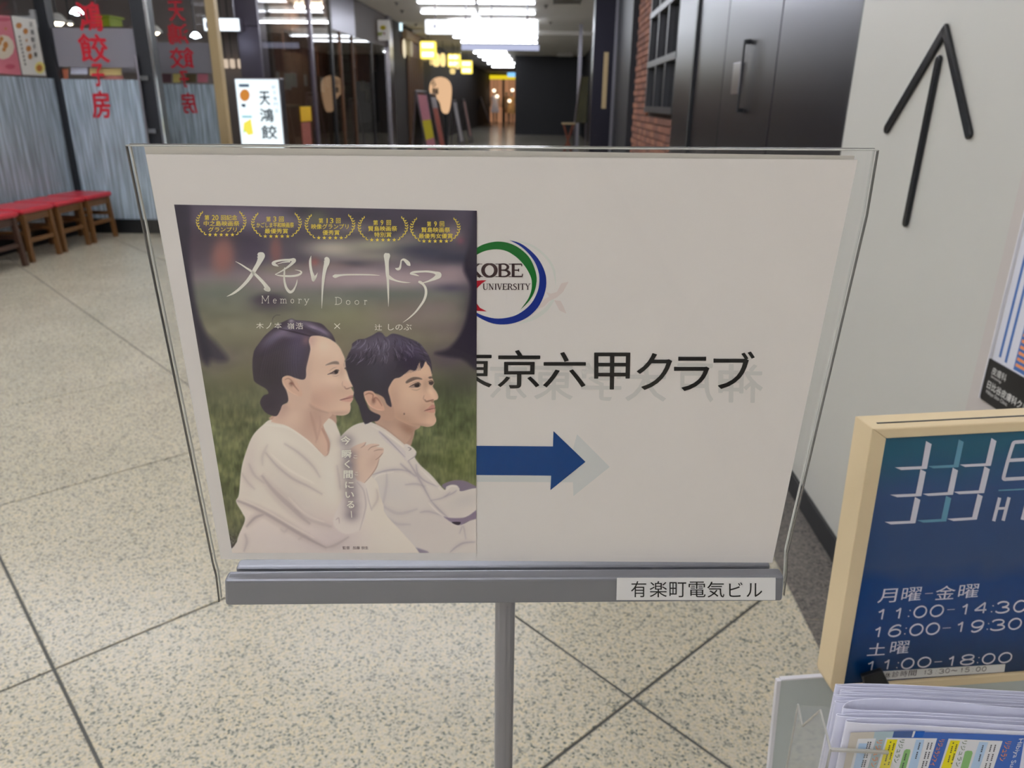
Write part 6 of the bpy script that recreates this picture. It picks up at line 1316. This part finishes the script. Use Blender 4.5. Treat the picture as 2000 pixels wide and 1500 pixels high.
# ---- far end: lit clothes store, dark wall, black partition
CE = 55.0
M['store_glow'] = pm('glowing_store_wall', S(196, 150, 120), .6, emit=S(220, 160, 120), es_=.35)  # store light put into the wall as its own glow
MB(COR).box(-12, 6, CE+1.6, CE+1.8, 0, Z_C).build('wall_end', M['store_glow'], label='warm lit back wall of the far store', kind='structure')
sL, sR = front(CE).px(956, 200)[0], front(CE).px(1009, 200)[0]
MB(COR).box(-12, sL, CE-.1, CE, 0, Z_C).build('wall_end_left', M['darkint'], label='dark wall left of the far store', kind='structure')
zt0, zt1 = front(CE).px(980, 155)[1], front(CE).px(980, 147)[1]
MB(COR).box(sL, sR+1, CE-.05, CE, zt1, Z_C).build('wall_end_header', M['darkint'], label='dark header above the far store', kind='structure')
MB(COR).box(sL+.01, sR+.3, CE-.12, CE-.06, zt0, zt1).build('store_fascia', emitter('yellow_fascia', (1, .76, .02, 1), .75), label='yellow lit fascia strip of the far store', cat='fascia')
fbox('blue_lit_sign', emitter('blue_sign', (.25, .6, 1, 1), 1.1), None, CE-.6, 991, 136, 1008, 150, .1, .05, label='blue lit sign above the far store entrance', cat='sign')
for k, (u0, u1) in enumerate(((911, 924), (928, 946))): fbox('small_lit_sign', emitter('bluish_small_%d' % k, (.3, .4, .75, 1), .45), None, CE-.3, u0, 156, u1, 165, .1, .03, label='%s of two small bluish signs on the dark far wall' % ('left', 'right')[k], cat='sign', group='small bluish signs')
MB(COR).box(front(CE).px(981, 200)[0], front(CE).px(985, 200)[0], CE-.12, CE+.1, 0, zt0).build('store_pillar', M['shoji'], label='slim pillar in the middle of the far store front', cat='pillar')
def mannequin(u, v0, v1, cl, label, c):
    f = front(c); a_, zt = f.px(u, v0)
    t = thing('mannequin', label, 'mannequin', COR, (a_, c, 0), 'mannequins in the far store')
    z0 = 0.02; H_ = zt-z0
    MB(COR).lathe([(.30, .32*H_), (.26, .45*H_), (.20, .62*H_), (.17, .66*H_), (.25, .80*H_), (.22, .85*H_), (.07, .875*H_)], (a_, c, z0), 16, 1, .6).build('garment', cl, t, smooth=True)
    MB(COR).lathe([(.05, .87*H_), (.05, .9*H_), (.10, .94*H_), (.09, .985*H_), (.03, 1.0*H_)], (a_, c, z0), 14).build('head', M['food2'], t, smooth=True)
    for s_ in (-1, 1):
        MB(COR).tube((a_+s_*.10, c, z0+.02), (a_+s_*.11, c, z0+.36*H_), .05, .07, 10).build('leg', M['food2'], t)
        MB(COR).tube((a_+s_*.24, c, z0+.82*H_), (a_+s_*.33, c, z0+.5*H_), .055, .04, 10).build('arm', M['food2'], t)
    MB(COR).lathe([(.3, 0), (.3, .02)], (a_, c, z0), 16).build('stand_disc', M['steel'], t)
mannequin(967, 178, 236, pm('pale_dress', S(220, 206, 206), .7, emit=S(220, 206, 206), es_=.15), 'mannequin in a pale pink and white dress left of the store pillar', CE+.5)  # faint glow put into the dress in place of store light
mannequin(999, 182, 236, pm('orange_garment', S(226, 172, 110), .7, emit=S(226, 172, 110), es_=.15), 'mannequin in an orange-beige dress at the right of the far store', CE+.6)  # same faint glow put into this garment
mannequin(989, 180, 236, pm('beige_garment', S(206, 176, 140), .7), 'mannequin in beige beside the store pillar', CE+1.2)
for k, (u, v) in enumerate(((965, 177), (1001, 176), (971, 188), (995, 197))):
    a_, z_ = front(CE+.15).px(u, v); t = thing('spot_lamp', ('left upper', 'right upper', 'left lower', 'right lower')[k]+' small warm spot lamp in the far store', 'lamp', COR, (a_, CE+.15, z_), 'spot lamps in the far store')
    MB(COR).lathe([(.05, -.09), (.10, -.05), (.11, 0), (.08, .07), (.02, .10)], (a_, CE+.15, z_), 14).build('bulb', emitter('store_spot_%d' % k, (1, .82, .6, 1), 3.0), t, smooth=True); MB(COR).tube((a_, CE+.15, z_+.09), (a_, CE+.15, Z_C-.1), .012, n=6).build('cord', M['darkframe'], t)
CBK = 35.0
M['blackwall'] = pm('black_partition', S(26, 27, 34), .5)
b0_, b1_, _, zk = rect(CBK, 1006, 102, 1135, 262)
MB(COR).box(b0_, b1_+1, CBK, CE+1.6, 0, Z_C-.1).build('wall_partition', M['blackwall'], label='plain black partition closing the right side of the passage', kind='structure')
cs = CBK-2.0; spk = thing('ceiling_unit', 'pale boxy unit fixed high beside the black partition', 'air unit', COR, (front(cs).px(1104, 95)[0], cs, 2.8))
fbox('casing', M['shoji'], spk, cs, 1087, 79, 1120, 103, .4, .03); fbox('louvre', M['white'], spk, cs-.02, 1088, 103, 1119, 110, .3, .02); fbox('bracket', M['black'], spk, cs+.1, 1106, 69, 1117, 79, .2)
# ---- right side: door jamb, steel pillar, black niche, bricks, windows, metal doors
S_R = 1.10
SRP = Fr(S_R*es, -ec, ez, -es)
rc = lambda u, v=150, s=S_R: -Fr(s*es, -ec, ez, -es).px(u, v)[0]
MB(COR).box(S_R+.35, S_R+.45, 2.5, CBK+.5, 0, Z_C).build('wall_right_core', M['blackwall'], label='dark core wall behind the metal door panels', kind='structure')
MB(COR).box(S_W+.02, S_R+.4, 2.53, 2.60, 0, Z_C).build('wall_return', M['darkframe'], label='dark return behind the end of the white wall', kind='structure')
edges = [1660, 1513, 1412, 1352, 1318]
lab = ['nearest dark metal wall panel beside the white wall', 'dark metal door panel with the grip plate', 'narrow dark metal panel left of the door', 'dark metal panel next to the windows in brick']
pan = []
for k in range(4):
    c0, c1 = rc(edges[k]), rc(edges[k+1]); c0 = 2.6 if k == 0 else c0
    t = thing('metal_panel', lab[k], 'wall panel', COR, (S_R, (c0+c1)/2, 0), 'dark metal panels of the right wall'); pan.append(t)
    MB(COR).box(S_R, S_R+.05, c0+.006, c1-.006, .02, Z_C-.004).build('sheet', M['metalwall'], t, bevel=.003)
    MB(COR).box(S_R+.012, S_R+.05, c1-.006, c1+.006, 0.02, Z_C-.004).build('joint', M['darkframe'], t)
# grip plate and flush bolt on the door
hc, hz = SRP.px(1440, 155); 
MB(SRP).box(-rc(1434), -rc(1448), SRP.px(1440, 183)[1], SRP.px(1445, 122)[1], 0, .012).build('grip_plate', M['steel'], pan[1], bevel=.003)
MB(SRP).tube((-rc(1458), SRP.px(1450, 220)[1], .03), (-rc(1458), SRP.px(1460, 80)[1], .03), .006, n=8).build('edge_bar', M['darkframe'], pan[1])
for v in (84, 216): MB(SRP).box(-rc(1458)-.012, -rc(1458)+.012, SRP.px(1458, v)[1]-.012, SRP.px(1458, v)[1]+.012, 0, .03).build('bar_mount', M['darkframe'], pan[1])
MB(SRP).box(-rc(1354), -rc(1357), .02, Z_C-.004, 0, .02).build('seam_strip', M['darkframe'], pan[2])
# brick wall with windows
c_k0, c_k1 = rc(1318), rc(1232)
S_B = S_R+.06
M['mortar'] = pm('mortar', S(70, 56, 50), .9)
brk = MB(COR).box(S_B+.012, S_B+.2, c_k0, c_k1, 0, Z_C).build('wall_brick', M['mortar'], label='brown brick wall around the dark windows', kind='structure')
bmats = [pm('brick_%d' % i, S(*c), .85, noise=.15, scale=20) for i, c in enumerate(((140, 88, 66), (126, 78, 58), (150, 98, 74), (114, 72, 56)))]
BH, BL_ = .075, .23
bme = [mesh_of('brick', np.array(MB(W).box(0, .03, 0, BL_-.012, 0, BH-.012).V), MB(W).box(0, .03, 0, BL_-.012, 0, BH-.012).F, .003, False, 1) for _ in range(4)]
for i in range(4): bme[i].materials.append(bmats[i])
wc0, wc1 = rc(1316), rc(1262); wz0, wz1 = SRP.px(1280, 218)[1], Z_C
bp = np.array(brk.location)
def brick_at(c, z, k):
    o = bpy.data.objects.new('brick', bme[k]); COL.objects.link(o); o.parent = brk
    q = COR.pt(S_B-.016, c, z)-bp
    o.matrix_local = Matrix([[es[0], ec[0], 0, q[0]], [es[1], ec[1], 0, q[1]], [0, 0, 1, q[2]], [0, 0, 0, 1]])
nb = 0
for r in range(int(Z_C/BH)):
    z = r*BH
    if z < .55: continue
    x = c_k0+.01+(BL_/2 if r % 2 else 0)
    while x+BL_ < c_k1:
        if not (z+BH > wz0 and x+BL_ > wc0 and x < wc1) and nb < 300: brick_at(x, z, random.randrange(4)); nb += 1
        x += BL_
MB(COR).box(S_B-.014, S_B+.012, c_k0, c_k1, 0, .54).build('lower_course', bmats[1], brk)
w6 = thing('window_6', 'dark steel-framed windows set in the brick wall', 'window', COR, (S_B, wc0, wz0), kind='structure')
MB(COR).box(S_B+.004, S_B+.008, wc0, wc1, wz0, wz1).build('pane', pm('dark_pane', S(30, 34, 36), .1), w6)
M['wframe'] = pm('grey_window_frame', S(52, 52, 56), .4)
for j in range(4): cc = wc0+(wc1-wc0)*j/3; MB(COR).box(S_B-.05, S_B+.004, cc-.03, cc+.03, wz0, wz1).build('mullion', M['wframe'], w6)
for v in (120, 20, 215): z_ = SRP.px(1285, v)[1]; MB(COR).box(S_B-.06, S_B+.004, wc0, wc1, z_-.03, z_+.03).build('glazing_bar', M['wframe'], w6)
# black niche and steel pillar
c_n0, c_n1, c_p1 = c_k1, rc(1205), rc(1160)
MB(COR).box(S_R-.02, S_R+.3, c_n0, c_n1, 0, Z_C).build('wall_niche', M['blackwall'], label='black upright strip left of the bricks', kind='structure')
c_pf = c_n1+.2; pf = front(c_pf); p0, p1 = pf.px(1157, 150)[0], pf.px(1206, 150)[0]
MB(COR).box(p0, p1+.25, c_pf, c_pf+.5, 0, Z_C).build('wall_pillar', M['metalwall'], label='purplish steel pillar left of the black strip', kind='structure')
pil = bpy.data.objects['wall_pillar']
MB(COR).box(p0+(p1-p0)*.80, p0+(p1-p0)*.92, c_pf-.03, c_pf, 0, Z_C).build('trim_9', M['steel'], label='steel edge strip on the purplish pillar', kind='structure')
MB(COR).box(p0+(p1-p0)*.42, p0+(p1-p0)*.60, c_pf-.012, c_pf, pf.px(1180, 212)[1], pf.px(1180, 102)[1]).build('reflection_strip', M['wood'], pil, label='long pale wooden handle')  # pale strip stands in for a warm reflection on the steel
# dark doorway with a stool and a leaning board
cd_ = 21.0; df = front(cd_)
MB(COR).box(df.px(1128, 150)[0], df.px(1131, 150)[0]+.05, cd_, cd_+.1, 0, Z_C-.1).build('door_1', M['steel'], label='slim steel jamb of the dark doorway', kind='structure')
lb2 = thing('leaning_board', 'dark framed board leaning behind the small wooden table', 'board', COR, (df.px(1142, 220)[0], cd_-1, 0))
df2 = front(cd_-1.2); P = [df2.px(u, v) for u, v in ((1122, 240), (1145, 240), (1150, 150), (1134, 150))]
MB(df2).prism(P, -.03, 0).build('panel', pm('olive_board', S(66, 62, 30), .6, noise=.4, scale=5), lb2); MB(df2).tube((*P[0], .01), (*P[3], .01), .02, n=8).build('side_rail', M['steel'], lb2); MB(df2).tube((P[0][0], P[0][1], .0), (P[0][0], 0.0, .05), .018, n=8).build('leg', M['steel'], lb2); MB(df2).tube((P[1][0], P[1][1], .0), (P[1][0], 0.0, .05), .018, n=8).build('leg', M['steel'], lb2)
tb2 = thing('folding_table', 'small wooden folding table with reddish crossed legs by the doorway', 'table', COR, (df.px(1115, 250)[0], cd_-1.6, 0))
ct_ = cd_-1.6; tf = front(ct_); t0_, t1_ = tf.px(1097, 242)[0], tf.px(1124, 242)[0]; zt2 = tf.px(1110, 240)[1]
MB(COR).box(t0_, t1_, ct_-.2, ct_+.25, zt2-.03, zt2).build('table_top', M['wood'], tb2, bevel=.006)
rdw = pm('red_brown_wood', S(120, 60, 40), .5)
for cc in (ct_-.15, ct_+.2):
    MB(COR).tube((t0_+.05, cc, zt2-.03), (t1_-.02, cc, 0.0), .022, n=8).build('leg', rdw, tb2); MB(COR).tube((t1_-.05, cc, zt2-.03), (t0_+.02, cc, 0.0), .022, n=8).build('leg', rdw, tb2)
